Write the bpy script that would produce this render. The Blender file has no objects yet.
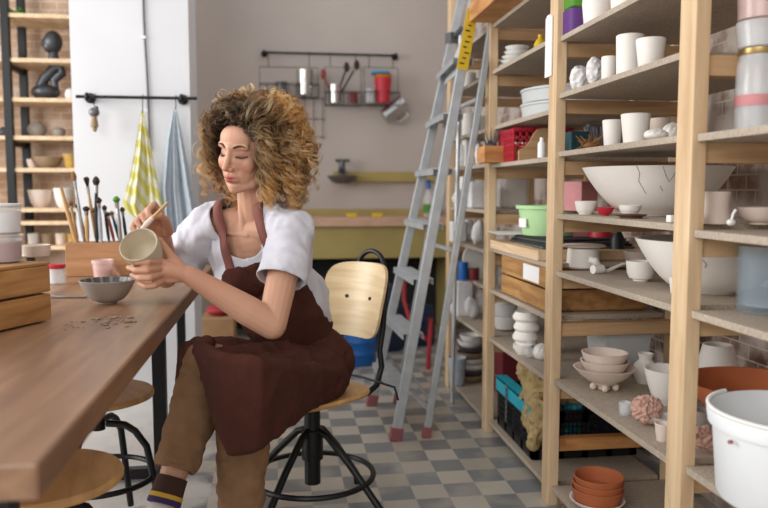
import bpy, bmesh, math, random
import numpy as np
from mathutils import Vector, Matrix, noise, Quaternion
random.seed(7)
PI = math.pi
S = bpy.context.scene
C = S.collection
# ------------------------------------------------------------------ camera
H = 1.10; FPX = 747.0
YAW = math.atan(104/747); PIT = math.atan(64/747)
sy, cy, sp, cp = math.sin(YAW), math.cos(YAW), math.sin(PIT), math.cos(PIT)
FW = Vector((sy*cp, cy*cp, -sp)); RT = Vector((cy, -sy, 0)); UP = Vector((sy*sp, cy*sp, cp))
CAM = Vector((0, 0, H))
def ray(px, py): return FW + RT*((px-384)/FPX) + UP*((254-py)/FPX)
def W(px, py, zc): return CAM + ray(px, py)*zc
def onz(px, py, z): r = ray(px, py); return CAM + r*((z-H)/r.z)
def ony(px, py, y): r = ray(px, py); return CAM + r*(y/r.y)
def onx(px, py, x): r = ray(px, py); return CAM + r*(x/r.x)
def zc_of(p): return (Vector(p)-CAM).dot(FW)
def colx(px, X, z):
    u = (px-384)/FPX; dz = z-H
    Y = (X*cy - u*X*sy*cp + u*dz*sp)/(sy+u*cy*cp)
    return Vector((X, Y, z))
cd = bpy.data.cameras.new('camera'); cam = bpy.data.objects.new('camera', cd); C.objects.link(cam)
cam.location = CAM
cam.rotation_euler = (PI/2-PIT, 0, -YAW)
cd.lens = 36*FPX/768; cd.sensor_width = 36; cd.clip_start = .05
cd.dof.use_dof = True; cd.dof.focus_distance = 2.15; cd.dof.aperture_fstop = 2.4
S.camera = cam
# ------------------------------------------------------------------ materials
def lin(h):
    h = h.lstrip('#'); o = []
    for i in (0, 2, 4):
        c = int(h[i:i+2], 16)/255; o.append(c/12.92 if c <= .04045 else ((c+.055)/1.055)**2.4)
    return tuple(o)+(1,)
M = {}
def base(name, rough=.6, metal=0, spec=.5):
    m = bpy.data.materials.new(name); m.use_nodes = True; n = m.node_tree.nodes; b = n['Principled BSDF']
    b.inputs['Roughness'].default_value = rough; b.inputs['Metallic'].default_value = metal
    b.inputs['Specular IOR Level'].default_value = spec; M[name] = m
    return m, n, m.node_tree.links, b
def mat(name, col, rough=.6, metal=0, var=.12, scale=12, bump=.0, spec=.5, bscale=None, trans=0, alpha=1, ior=1.45):
    m, n, l, b = base(name, rough, metal, spec)
    c = lin(col)
    tc = n.new('ShaderNodeTexCoord'); nz = n.new('ShaderNodeTexNoise'); nz.inputs['Scale'].default_value = scale
    nz.inputs['Detail'].default_value = 5; l.new(tc.outputs['Object'], nz.inputs['Vector'])
    rp = n.new('ShaderNodeValToRGB'); l.new(nz.outputs['Fac'], rp.inputs['Fac'])
    rp.color_ramp.elements[0].position = .3; rp.color_ramp.elements[1].position = .7
    rp.color_ramp.elements[0].color = tuple(x*(1-var) for x in c[:3])+(1,); rp.color_ramp.elements[1].color = tuple(min(1, x*(1+var*.6)) for x in c[:3])+(1,)
    l.new(rp.outputs['Color'], b.inputs['Base Color'])
    if bump:
        bp = n.new('ShaderNodeBump'); bp.inputs['Strength'].default_value = bump; bp.inputs['Distance'].default_value = .01
        n2 = n.new('ShaderNodeTexNoise'); n2.inputs['Scale'].default_value = bscale or scale*4; n2.inputs['Detail'].default_value = 6
        l.new(tc.outputs['Object'], n2.inputs['Vector']); l.new(n2.outputs['Fac'], bp.inputs['Height']); l.new(bp.outputs['Normal'], b.inputs['Normal'])
    if trans: b.inputs['Transmission Weight'].default_value = trans; b.inputs['IOR'].default_value = ior
    if alpha < 1: b.inputs['Alpha'].default_value = alpha
    return m
def wood(name, c1, c2, st=(1, 1, 8), rough=.5, scale=6, knots=0, bump=.05, patch=0):
    m, n, l, b = base(name, rough)
    tc = n.new('ShaderNodeTexCoord'); mp = n.new('ShaderNodeMapping'); mp.inputs['Scale'].default_value = st
    l.new(tc.outputs['Object'], mp.inputs['Vector'])
    nz = n.new('ShaderNodeTexNoise'); nz.inputs['Scale'].default_value = scale; nz.inputs['Detail'].default_value = 8; nz.inputs['Distortion'].default_value = .6
    l.new(mp.outputs['Vector'], nz.inputs['Vector'])
    rp = n.new('ShaderNodeValToRGB'); l.new(nz.outputs['Fac'], rp.inputs['Fac'])
    rp.color_ramp.elements[0].position = .32; rp.color_ramp.elements[1].position = .68
    rp.color_ramp.elements[0].color = lin(c1); rp.color_ramp.elements[1].color = lin(c2)
    out = rp.outputs['Color']
    if knots:
        v = n.new('ShaderNodeTexVoronoi'); v.inputs['Scale'].default_value = knots; l.new(tc.outputs['Object'], v.inputs['Vector'])
        r2 = n.new('ShaderNodeValToRGB'); l.new(v.outputs['Distance'], r2.inputs['Fac'])
        r2.color_ramp.elements[0].position = .03; r2.color_ramp.elements[0].color = (.35, .25, .2, 1); r2.color_ramp.elements[1].position = .12; r2.color_ramp.elements[1].color = (1, 1, 1, 1)
        mx = n.new('ShaderNodeMix'); mx.data_type = 'RGBA'; mx.blend_type = 'MULTIPLY'; mx.inputs[0].default_value = 1
        l.new(out, mx.inputs[6]); l.new(r2.outputs['Color'], mx.inputs[7]); out = mx.outputs[2]
    if patch:
        n3 = n.new('ShaderNodeTexNoise'); n3.inputs['Scale'].default_value = 4; n3.inputs['Detail'].default_value = 4; l.new(tc.outputs['Object'], n3.inputs['Vector'])
        r3 = n.new('ShaderNodeValToRGB'); l.new(n3.outputs['Fac'], r3.inputs['Fac']); r3.color_ramp.elements[0].position = .3; r3.color_ramp.elements[1].position = .7
        r3.color_ramp.elements[0].color = (1-patch, 1-patch, 1-patch, 1); r3.color_ramp.elements[1].color = (1, 1, 1, 1)
        mx = n.new('ShaderNodeMix'); mx.data_type = 'RGBA'; mx.blend_type = 'MULTIPLY'; mx.inputs[0].default_value = 1
        l.new(out, mx.inputs[6]); l.new(r3.outputs['Color'], mx.inputs[7]); out = mx.outputs[2]
    l.new(out, b.inputs['Base Color'])
    if bump:
        bp = n.new('ShaderNodeBump'); bp.inputs['Strength'].default_value = bump; bp.inputs['Distance'].default_value = .005
        l.new(nz.outputs['Fac'], bp.inputs['Height']); l.new(bp.outputs['Normal'], b.inputs['Normal'])
    return m
wood('pine', 'c8a781', 'e2c6a0', (6, 6, .7), .55, 5, knots=1.6)
wood('pine_x', 'b18c64', 'd0ac82', (.7, 6, 6), .6, 5)
wood('pine_y', 'cfae88', 'e6cdac', (6, .7, 6), .6, 5)
wood('chipboard', 'a5978a', 'c6b7a3', (1, 1, 1), .8, 150, bump=.1, patch=.18)
wood('orange_pine', 'a8703c', 'd39a60', (1.5, 1.5, 8), .6, 4, knots=5)
wood('table_wood', '84604a', 'a57f60', (7, .6, 7), .36, 3, patch=.18, bump=.03)
wood('plywood', 'd3b78b', 'ead3aa', (1, 1, 9), .38, 4, bump=.02)
wood('seat_wood', 'b88a55', 'd6ab72', (6, 1, 1), .4, 4, bump=.02)
wood('crate_wood', '94683a', 'c2935a', (5, 1, 9), .6, 4, knots=9)
wood('block_wood', 'a3744c', 'bd8d62', (1, 5, 8), .55, 5)
mat('black_metal', '17181a', .38, .3, .1); mat('aluminium', 'c0c5c9', .42, .55, .12, 20); mat('dull_metal', '6d6f70', .45, .7)
mat('steel', 'c3c5c4', .2, 1, .05); mat('white_wall', 'dfe1e6', .85, bump=.05, var=.03, scale=3, bscale=60)
mat('grey_wall', 'beb5af', .9, bump=.05, var=.05, scale=2, bscale=50)
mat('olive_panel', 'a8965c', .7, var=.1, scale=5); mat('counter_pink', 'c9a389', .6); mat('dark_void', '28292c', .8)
mat('bisque', 'f0ebe5', .8, var=.05, scale=8, bump=.08); mat('bisque_warm', 'e0cfc2', .85, var=.08, scale=8, bump=.1); mat('white_glaze', 'ecebe8', .35, var=.03)
mat('plaster_white', 'e4e2e2', .75, var=.06, scale=14, bump=.3, bscale=40); mat('speckle', 'd6cdc2', .7, var=.35, scale=160)
mat('terracotta', 'b9683f', .75, var=.12, scale=9); mat('pink_clay', 'cfa898', .9, var=.12, scale=20, bump=.5, bscale=60)
mat('grey_clay', '9c938a', .8, var=.15); mat('brown_glaze', '6b4a3a', .4); mat('dark_bronze', '4a4d52', .35, .4)
mat('tan_pot', '9a8468', .6, var=.2); mat('yellow_pot', 'c9a24f', .5, var=.3)
mat('white_plastic', 'eceff2', .4, var=.02); mat('grey_plastic', 'bfc2c2', .5, var=.06); mat('red_plastic', 'c4283c', .45); mat('pink_box', 'cf8d90', .7)
mat('green_plastic', 'b4dba4', .45, var=.05); mat('teal_plastic', '1fa3b8', .45); mat('dark_teal', '1d4a52', .7); mat('black_plastic', '17191d', .5)
mat('blue_plastic', '1668b8', .4, var=.08); mat('navy', '1c2f52', .6); mat('khaki_cloth', 'ab9468', .95, var=.25, scale=10, bump=.4, bscale=30)
mat('purple', '5a2d78', .6); mat('leaf_green', '4d8a1e', .6); mat('orange', 'd97a28', .5); mat('cyan', '3b9cc0', .5); mat('yellow', 'd8b320', .6, var=.05)
mat('cardboard', 'b58f68', .85); mat('paper', 'ececec', .8, var=.03); mat('grey_cloth', '8d8a92', .95, var=.2, scale=30)
mat('rubber_pink', '9d5f62', .8); mat('dark_red', '7d2630', .6); mat('brick_red', 'b03038', .6)
mat('blue_glass', 'a4b6c2', .06, var=.1, alpha=.3, scale=25); mat('frosted', 'eef1f3', .12, var=0, alpha=.36)
mat('red_liquid', '8e3a44', .5); mat('pink_paint', 'e07a74', .5); mat('pink_cup', 'f2d6d2', .2, alpha=.5)
mat('shirt', 'cfcfd8', .9, var=.03, bump=.12, bscale=25, spec=.2); mat('apron', '4c2a22', .92, var=.1, scale=40, bump=.2, bscale=120, spec=.2)
mat('apron_strap', '7a4a42', .9, var=.1, scale=60); mat('trousers', '8c6c50', .95, var=.12, scale=20, bump=.3, bscale=60, spec=.15)
mat('sock_dark', '40281f', .95); mat('sock_yellow', 'c9a13a', .95); mat('sock_purple', '3c2a55', .95); mat('shoe_white', 'd8d4ce', .6)
mat('brass', 'a58a5a', .35, .8); mat('bristle_dark', '3a2d26', .9); mat('bristle_tan', '8a6038', .9); mat('handle_red', '8d3228', .5); mat('handle_wood', 'c29a66', .5)
mat('blue_towel', 'b2bec8', .95, var=.1, scale=30, bump=.3, bscale=120); mat('cup_inner', 'd0c4ac', .55, var=.06); mat('cup_outer', 'c2b8a2', .6, var=.1); mat('dark_glaze', '55585c', .35, var=.5, scale=25)
mat('brow', '4a3020', .8); mat('lash', '2a1a14', .8)
def stripes(name, c1, c2, axis, k, rough=.9):
    m, n, l, b = base(name, rough); tc = n.new('ShaderNodeTexCoord'); w = n.new('ShaderNodeTexWave'); w.bands_direction = axis
    w.inputs['Scale'].default_value = k; w.inputs['Distortion'].default_value = 1.2; l.new(tc.outputs['Object'], w.inputs['Vector'])
    rp = n.new('ShaderNodeValToRGB'); l.new(w.outputs['Fac'], rp.inputs['Fac']); rp.color_ramp.elements[0].position = .42; rp.color_ramp.elements[1].position = .58
    rp.color_ramp.elements[0].color = lin(c1); rp.color_ramp.elements[1].color = lin(c2); l.new(rp.outputs['Color'], b.inputs['Base Color']); return m
stripes('yellow_towel', 'c6c068', 'd5d4bd', 'DIAGONAL', 7)
def checker():
    m, n, l, b = base('floor_tiles', .3); tc = n.new('ShaderNodeTexCoord')
    ck = n.new('ShaderNodeTexChecker'); T = .1225; ck.inputs['Scale'].default_value = 1/T
    mp = n.new('ShaderNodeMapping'); mp.inputs['Location'].default_value = (.02, .03, .01)
    l.new(tc.outputs['Object'], mp.inputs['Vector']); l.new(mp.outputs['Vector'], ck.inputs['Vector'])
    nz = n.new('ShaderNodeTexNoise'); nz.inputs['Scale'].default_value = 5; nz.inputs['Detail'].default_value = 9; l.new(tc.outputs['Object'], nz.inputs['Vector'])
    wn = n.new('ShaderNodeTexWhiteNoise'); fl = n.new('ShaderNodeVectorMath'); fl.operation = 'SCALE'; fl.inputs[3].default_value = 1/T
    f2 = n.new('ShaderNodeVectorMath'); f2.operation = 'FLOOR'
    l.new(mp.outputs['Vector'], fl.inputs[0]); l.new(fl.outputs[0], f2.inputs[0]); l.new(f2.outputs[0], wn.inputs['Vector'])
    ck.inputs['Color1'].default_value = lin('beb7ab'); ck.inputs['Color2'].default_value = lin('85888a')
    m1 = n.new('ShaderNodeMix'); m1.data_type = 'RGBA'; m1.blend_type = 'MULTIPLY'; m1.inputs[0].default_value = 1
    rp = n.new('ShaderNodeValToRGB'); rp.color_ramp.elements[0].color = (.82, .8, .78, 1); rp.color_ramp.elements[1].color = (1.1, 1.1, 1.1, 1); l.new(wn.outputs['Value'], rp.inputs['Fac'])
    l.new(ck.outputs['Color'], m1.inputs[6]); l.new(rp.outputs['Color'], m1.inputs[7])
    m2 = n.new('ShaderNodeMix'); m2.data_type = 'RGBA'; m2.blend_type = 'MIX'
    r2 = n.new('ShaderNodeValToRGB'); r2.color_ramp.elements[0].position = .5; r2.color_ramp.elements[0].color = (0, 0, 0, 1); r2.color_ramp.elements[1].position = .68; r2.color_ramp.elements[1].color = (.6, .6, .6, 1)
    l.new(nz.outputs['Fac'], r2.inputs['Fac']); l.new(r2.outputs['Color'], m2.inputs[0])
    l.new(m1.outputs[2], m2.inputs[6]); m2.inputs[7].default_value = lin('b7b0a4'); 
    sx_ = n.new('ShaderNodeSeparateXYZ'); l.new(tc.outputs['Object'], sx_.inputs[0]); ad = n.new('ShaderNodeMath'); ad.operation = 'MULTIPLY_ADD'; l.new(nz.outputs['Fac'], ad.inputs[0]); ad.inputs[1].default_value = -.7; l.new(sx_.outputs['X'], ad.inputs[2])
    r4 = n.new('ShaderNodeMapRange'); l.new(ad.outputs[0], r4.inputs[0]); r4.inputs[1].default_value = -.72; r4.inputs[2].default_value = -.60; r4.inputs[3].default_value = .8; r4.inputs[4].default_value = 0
    m3 = n.new('ShaderNodeMix'); m3.data_type = 'RGBA'; l.new(r4.outputs[0], m3.inputs[0]); l.new(m2.outputs[2], m3.inputs[6]); m3.inputs[7].default_value = lin('d3d1cd'); l.new(m3.outputs[2], b.inputs['Base Color'])  # pale concrete tone at left puts the bleached floor reflection into the colour
    bp = n.new('ShaderNodeBump'); bp.inputs['Strength'].default_value = .12; bp.inputs['Distance'].default_value = .01; l.new(nz.outputs['Fac'], bp.inputs['Height']); l.new(bp.outputs['Normal'], b.inputs['Normal'])
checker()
def bricks(name, a, bb, mo, scale, axes='XZ', lo=.5):
    m, n, l, b = base(name, .9); tc = n.new('ShaderNodeTexCoord'); sx_ = n.new('ShaderNodeSeparateXYZ'); mp = n.new('ShaderNodeCombineXYZ'); l.new(tc.outputs['Object'], sx_.inputs[0]); l.new(sx_.outputs[axes[0]], mp.inputs[0]); l.new(sx_.outputs[axes[1]], mp.inputs[1])
    br = n.new('ShaderNodeTexBrick'); br.inputs['Scale'].default_value = scale; br.inputs['Color1'].default_value = lin(a); br.inputs['Color2'].default_value = lin(bb); br.inputs['Mortar'].default_value = lin(mo)
    br.inputs['Mortar Size'].default_value = .02; br.inputs['Mortar Smooth'].default_value = .6
    nz = n.new('ShaderNodeTexNoise'); nz.inputs['Scale'].default_value = 7; nz.inputs['Detail'].default_value = 8
    l.new(mp.outputs[0], br.inputs['Vector']); l.new(tc.outputs['Object'], nz.inputs['Vector'])
    mx = n.new('ShaderNodeMix'); mx.data_type = 'RGBA'; rp = n.new('ShaderNodeValToRGB'); rp.color_ramp.elements[0].position = lo; rp.color_ramp.elements[1].position = lo+.16; l.new(nz.outputs['Fac'], rp.inputs['Fac'])
    l.new(rp.outputs['Color'], mx.inputs[0]); l.new(br.outputs['Color'], mx.inputs[6]); mx.inputs[7].default_value = lin(mo); l.new(mx.outputs[2], b.inputs['Base Color'])
    bp = n.new('ShaderNodeBump'); bp.inputs['Strength'].default_value = .6; bp.inputs['Distance'].default_value = .02; l.new(nz.outputs['Fac'], bp.inputs['Height']); l.new(bp.outputs['Normal'], b.inputs['Normal'])
bricks('brick_left', 'bf9d82', 'cfb399', 'ddcdbd', 5, 'XZ', .5)
bricks('brick_right', '7f6556', 'b08f7c', 'd9cec5', 5, 'YZ', .41)
# ------------------------------------------------------------------ mesh builder
def orient(a, b):
    d = (Vector(b)-Vector(a)); q = d.to_track_quat('Z', 'Y'); return Matrix.Translation(Vector(a)) @ q.to_matrix().to_4x4(), d.length
class MB:
    def __init__(s): s.v = []; s.f = []
    def add(s, vs, fs, m=None):
        k = len(s.v); s.v += [tuple(m @ Vector(v)) if m else tuple(v) for v in vs]; s.f += [tuple(i+k for i in f) for f in fs]; return s
    def box(s, c, d, rz=0, m=None, rot=None):
        x, y, z = d[0]/2, d[1]/2, d[2]/2
        vs = [(a, b, e) for a in (-x, x) for b in (-y, y) for e in (-z, z)]
        fs = [(0, 1, 3, 2), (4, 6, 7, 5), (0, 4, 5, 1), (2, 3, 7, 6), (0, 2, 6, 4), (1, 5, 7, 3)]
        T = Matrix.Translation(Vector(c)) @ (rot.to_4x4() if rot is not None else Matrix.Rotation(rz, 4, 'Z'))
        return s.add(vs, fs, (m @ T) if m else T)
    def bb(s, lo, hi): return s.box([(a+b)/2 for a, b in zip(lo, hi)], [abs(b-a) for a, b in zip(lo, hi)])
    def rbox(s, c, d, r=.01, rz=0, seg=4, rot=None):      # rounded plan corners prism
        x, y, z = d[0]/2, d[1]/2, d[2]/2; r = min(r, x*.99, y*.99); P = []
        for (qx, qy, a0) in ((1, 1, 0), (-1, 1, PI/2), (-1, -1, PI), (1, -1, 1.5*PI)):
            for i in range(seg+1):
                a = a0+PI/2*i/seg; P.append((qx*(x-r)+r*math.cos(a), qy*(y-r)+r*math.sin(a)))
        n = len(P); e = min(r*.3, z*.4); vs = []
        for (zz, ins) in ((-z, e), (-z+e, 0), (z-e, 0), (z, e)):
            vs += [(p[0]*(1-ins/x), p[1]*(1-ins/y), zz) for p in P]
        fs = [tuple(range(n-1, -1, -1)), tuple(range(3*n, 4*n))]
        for k in range(3): fs += [(k*n+i, k*n+(i+1) % n, (k+1)*n+(i+1) % n, (k+1)*n+i) for i in range(n)]
        return s.add(vs, fs, Matrix.Translation(Vector(c)) @ (rot.to_4x4() if rot is not None else Matrix.Rotation(rz, 4, 'Z')))
    def lathe(s, prof, c=(0, 0, 0), seg=32, m=None, wob=0, caps=True):
        n = seg; vs = []; fs = []
        for j, (r, z) in enumerate(prof):
            for i in range(n):
                a = 2*PI*i/n; rr = max(r, .0001)*(1+wob*math.sin(3*a+j*.3)+wob*.6*math.sin(5*a+1)); vs.append((rr*math.cos(a), rr*math.sin(a), z))
        for j in range(len(prof)-1):
            for i in range(n): fs.append((j*n+i, j*n+(i+1) % n, (j+1)*n+(i+1) % n, (j+1)*n+i))
        if caps: fs.append(tuple(range(n-1, -1, -1))); fs.append(tuple((len(prof)-1)*n+i for i in range(n)))
        T = Matrix.Translation(Vector(c)); return s.add(vs, fs, (m @ T) if m else T)
    def ell(s, c, r, rot=None, seg=20, rings=12):
        vs = [(0, 0, -r[2])]; fs = []
        for j in range(1, rings):
            t = -PI/2+PI*j/rings
            for i in range(seg): a = 2*PI*i/seg; vs.append((r[0]*math.cos(t)*math.cos(a), r[1]*math.cos(t)*math.sin(a), r[2]*math.sin(t)))
        vs.append((0, 0, r[2])); L = len(vs)-1
        for i in range(seg): fs.append((0, 1+(i+1) % seg, 1+i)); fs.append((L, L-seg+i, L-seg+(i+1) % seg))
        for j in range(rings-2):
            for i in range(seg): a = 1+j*seg; fs.append((a+i, a+(i+1) % seg, a+seg+(i+1) % seg, a+seg+i))
        return s.add(vs, fs, Matrix.Translation(Vector(c)) @ (rot.to_4x4() if rot is not None else Matrix()))
    def cap(s, a, b, ra, rb, seg=16, ends=4):
        m, L = orient(a, b); pr = [(ra*math.cos(t), ra*math.sin(t)) for t in [-PI/2+PI/2*i/ends for i in range(ends+1)]]
        pr += [(rb*math.cos(t), L+rb*math.sin(t)) for t in [PI/2*i/ends for i in range(ends+1)]]
        return s.lathe(pr, seg=seg, m=m)
    def chain(s, pts, rs, seg=16):
        for i in range(len(pts)-1): s.cap(pts[i], pts[i+1], rs[i], rs[i+1], seg)
        return s
    def cyl(s, a, b, r, r2=None, seg=20):
        m, L = orient(a, b); return s.lathe([(r, 0), (r if r2 is None else r2, L)], seg=seg, m=m)
    def tube(s, pts, r, seg=8, closed=False):
        pts = [Vector(p) for p in pts]; n = len(pts); vs = []; fs = []; rs = r if isinstance(r, (list, tuple)) else [r]*n
        t0 = None; nrm = None
        for i, p in enumerate(pts):
            t = (pts[(i+1) % n]-pts[i-1]) if closed else (pts[min(i+1, n-1)]-pts[max(i-1, 0)])
            t.normalize()
            if nrm is None:
                nrm = t.cross(Vector((0, 0, 1)) if abs(t.z) < .9 else Vector((1, 0, 0))).normalized()
            else:
                nrm = (nrm-t*nrm.dot(t)).normalized()
            bn = t.cross(nrm)
            for k in range(seg): a = 2*PI*k/seg; vs.append(p+(nrm*math.cos(a)+bn*math.sin(a))*rs[i])
        for i in range(n if closed else n-1):
            for k in range(seg): j = (i+1) % n; fs.append((i*seg+k, i*seg+(k+1) % seg, j*seg+(k+1) % seg, j*seg+k))
        if not closed: fs.append(tuple(range(seg-1, -1, -1))); fs.append(tuple((n-1)*seg+k for k in range(seg)))
        return s.add(vs, fs)
    def mesh(s, name):
        me = bpy.data.meshes.new(name); me.from_pydata(s.v, [], s.f); me.validate(); me.update()
        bm = bmesh.new(); bm.from_mesh(me); bmesh.ops.recalc_face_normals(bm, faces=bm.faces); bm.to_mesh(me); bm.free(); return me
    def build(s, name, m, parent=None, loc=None, bevel=0, smooth=None, rz=0):
        return link(name, s.mesh(name), m, parent, loc, bevel, smooth, rz)
def link(name, me, m, parent=None, loc=None, bevel=0, smooth=None, rz=0):
    o = bpy.data.objects.new(name, me); C.objects.link(o); me.materials.append(M[m] if isinstance(m, str) else m)
    if loc is not None: o.location = loc
    if rz: o.rotation_euler.z = rz
    if parent: o.parent = parent
    if bevel: md = o.modifiers.new('b', 'BEVEL'); md.width = bevel; md.segments = 2; md.limit_method = 'ANGLE'; md.harden_normals = False
    if smooth is None: smooth = not bevel
    if smooth:
        for p in me.polygons: p.use_smooth = True
        if smooth != 'all':
            try: me.set_sharp_from_angle(angle=math.radians(40))
            except Exception: pass
    return o
def tag(o, label, cat, group=None, kind=None):
    o['label'] = label; o['category'] = cat
    if group: o['group'] = group
    if kind: o['kind'] = kind
    return o
def thing(name, label, cat, loc=(0, 0, 0), rz=0, group=None):
    o = bpy.data.objects.new(name, None); C.objects.link(o); o.location = loc; o.rotation_euler.z = rz; o.empty_display_size = .05
    return tag(o, label, cat, group)
def struct(mb, name, m, **k): o = mb.build(name, m, smooth=False, **k); o['kind'] = 'structure'; return o
def copy_tree(o, parent=None):
    c = o.copy(); C.objects.link(c); c.parent = parent
    for ch in list(o.children): copy_tree(ch, c)
    return c
def remesh(mb, vox, it=3, fac=.5):
    me = mb.mesh('tmp'); o = bpy.data.objects.new('tmp', me); C.objects.link(o)
    r = o.modifiers.new('r', 'REMESH'); r.mode = 'VOXEL'; r.voxel_size = vox
    if it: q = o.modifiers.new('s', 'SMOOTH'); q.iterations = it; q.factor = fac
    dg = bpy.context.evaluated_depsgraph_get(); out = bpy.data.meshes.new_from_object(o.evaluated_get(dg))
    bpy.data.objects.remove(o); bpy.data.meshes.remove(me); return out
def shift(me, loc): me.transform(Matrix.Translation(-Vector(loc))); return me
def crumple(me, amp, sc, seed=0, ridged=False):
    off = Vector((seed*3.1, seed*1.7, seed)); me.update(); ns = [v.normal.copy() for v in me.vertices]
    for v, n in zip(me.vertices, ns):
        q = v.co*sc+off; d = noise.noise(q)+.5*noise.noise(q*2.3)
        if ridged: d = .4-abs(noise.noise(q))*1.6+.4*noise.noise(q*2)
        v.co += n*amp*d
    me.update(); return me
def cupP(Rt, Rb, h, th=.004):
    return [(Rb*.9, 0), (Rb, .003), (Rb+(Rt-Rb)*.5, h*.5), (Rt, h-.002), (Rt-th*.5, h), (Rt-th, h-.003), (Rb+(Rt-Rb)*.5-th, h*.5), (Rb-th, th*1.5), (.001, th*1.3)]
def bowlP(R, h, foot=.45, th=.006, pw=.5):
    p = [(R*foot*.95, 0), (R*foot, .004)]
    for i in range(1, 9): t = i/8; p.append((R*(foot+(1-foot)*t**pw), .004+(h-.004)*t))
    p.append((R-th*.6, h+.001))
    for i in range(8, -1, -1): t = i/8; p.append((max(.002, R*(foot+(1-foot)*t**pw)-th), max(th, .004+(h-.004)*t)))
    p.append((.001, th)); return p
# ------------------------------------------------------------------ the setting
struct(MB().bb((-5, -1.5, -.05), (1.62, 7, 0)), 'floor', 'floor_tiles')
struct(MB().bb((-1.12, 6.0, 0), (1.62, 6.15, 3.1)), 'wall_back', 'grey_wall')
struct(MB().bb((1.5, -1.2, 0), (1.62, 6.0, 3.1)), 'wall_right', 'brick_right')
struct(MB().bb((-5, 5.15, 0), (-.98, 5.3, 3.1)), 'wall_left', 'brick_left')
pl = ony(72, 100, 3.95).x; pr = ony(190, 100, 3.95).x
struct(MB().bb((pl, 3.95, 0), (pr, 4.3, 3.1)), 'wall_pillar', 'white_wall')
# ------------------------------------------------------------------ table
TX = onz(45, 455, .75).x; TZ = .75
ty0 = onz(45, 462, TZ).y; ty1 = onz(213, 265, TZ).y
t = thing('work_table', 'long brown wooden work table on black square steel legs', 'table', (TX-.5, (ty0+ty1)/2, 0))
def rel(root, mb): mb.v = [tuple(Vector(v)-root.location) for v in mb.v]; return mb
rel(t, MB().bb((TX-1.15, ty0, TZ-.052), (TX, ty1, TZ))).build('tabletop', 'table_wood', t, bevel=.006)
LX = TX-.145
for y in (1.25, 2.86, ty1-.06):
    for x in (LX, TX-1.05):
        w = .024 if y < 3 else .018
        rel(t, MB().bb((x-w, y-w, .0), (x+w, y+w, TZ-.052))).build('leg', 'black_metal', t, bevel=.002)
    if y < 3: rel(t, MB().bb((TX-1.05+.024, y-.02, .01), (LX-.024, y+.02, .05))).build('foot_bar', 'black_metal', t, bevel=.002)
# ------------------------------------------------------------------ stools
def stool(c, zs, R, label, a0):
    s = thing('round_stool', label, 'stool', (c.x, c.y, 0), a0, 'round wooden stools at the table')
    MB().lathe([(R*.9, -.024), (R*.99, -.018), (R, -.008), (R*.97, 0), (.001, 0)], (0, 0, zs), 48).build('seat', 'seat_wood', s)
    for k in range(4):
        a = PI/4+k*PI/2; p = []
        for t in range(13):
            u = t/12; rr = .03+(.115)*min(1, u*3)+(.07)*max(0, (u-.2)/.8); z = (zs-.10)-.02*min(1, u*3)**3-(zs-.13)*max(0, (u-.22)/.78)
            p.append((rr*math.cos(a), rr*math.sin(a), max(z, .011)))
        MB().tube(p, .011, 10).build('leg', 'black_metal', s)
    MB().tube([(R*math.cos(i*PI/24), R*math.sin(i*PI/24), .2) for i in range(48)], .009, 8, True).build('foot_ring', 'black_metal', s)
    MB().cyl((0, 0, zs-.025), (0, 0, zs-.12), .022).cyl((0, 0, zs-.025), (0, 0, zs-.035), .06).build('hub', 'black_metal', s)
    return s
stool(W(41, 478, 1.66), .47, .175, 'round light wood stool nearest the camera, under the table corner', .2)
stool(W(97, 392, 2.34), .47, .172, 'round light wood stool further back, partly hidden under the table edge', .55)
# ------------------------------------------------------------------ swivel chair
cc = W(312, 400, 2.5); cc.z = 0
ch = thing('swivel_chair', 'plywood swivel chair on a black tubular base that the woman sits on', 'chair', cc)
fwd = Vector((-.75, -.66, 0)).normalized(); lft = Vector((-fwd.y, fwd.x, 0)) * -1
lft = Vector((.66, -.75, 0)).normalized()
RC = Matrix((lft, fwd, Vector((0, 0, 1)))).transposed()     # local x = her left, y = forward
def cl(x, y, z): return RC @ Vector((x, y, z))
ZS = .435
sm = MB(); vs = []; n = 24; rings = [0, .4, .75, .95, 1]; 
pts = [(.192*math.copysign(abs(math.cos(2*PI*i/36))**.75, math.cos(2*PI*i/36)), .19*math.copysign(abs(math.sin(2*PI*i/36))**.75, math.sin(2*PI*i/36))) for i in range(36)]
for z0, s_ in ((-.018, .97), (-.009, 1), (0, .985)): vs += [cl(x*s_, y*s_+.02, ZS+z0+.012*abs(x/.2)**3) for x, y in pts]
sm.add(vs, [tuple(range(35, -1, -1)), tuple(range(72, 108))]+[(k*36+i, k*36+(i+1) % 36, (k+1)*36+(i+1) % 36, (k+1)*36+i) for k in range(2) for i in range(36)])
sm.build('seat', 'seat_wood', ch)
MB().cyl((0, 0, .115), (0, 0, ZS-.03), .027).cyl((0, 0, .2), (0, 0, .3), .036).build('gas_column', 'black_metal', ch)
MB().box((0, 0, ZS-.028), (.14, .14, .014), .7).build('seat_plate', 'black_metal', ch, bevel=.003)
for k in range(4):
    a = math.radians(-37)+k*PI/2
    d = Vector((math.cos(a), math.sin(a), 0))
    MB().tube([d*.02+Vector((0, 0, .30)), d*.06+Vector((0, 0, .285)), d*.15+Vector((0, 0, .2)), d*.25+Vector((0, 0, .09)), d*.285+Vector((0, 0, .05)), d*.29+Vector((0, 0, .011))], .012, 10).build('leg', 'black_metal', ch)
MB().tube([(.205*math.cos(i*PI/24), .205*math.sin(i*PI/24), .145) for i in range(48)], .0095, 8, True).build('foot_ring', 'black_metal', ch)
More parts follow.
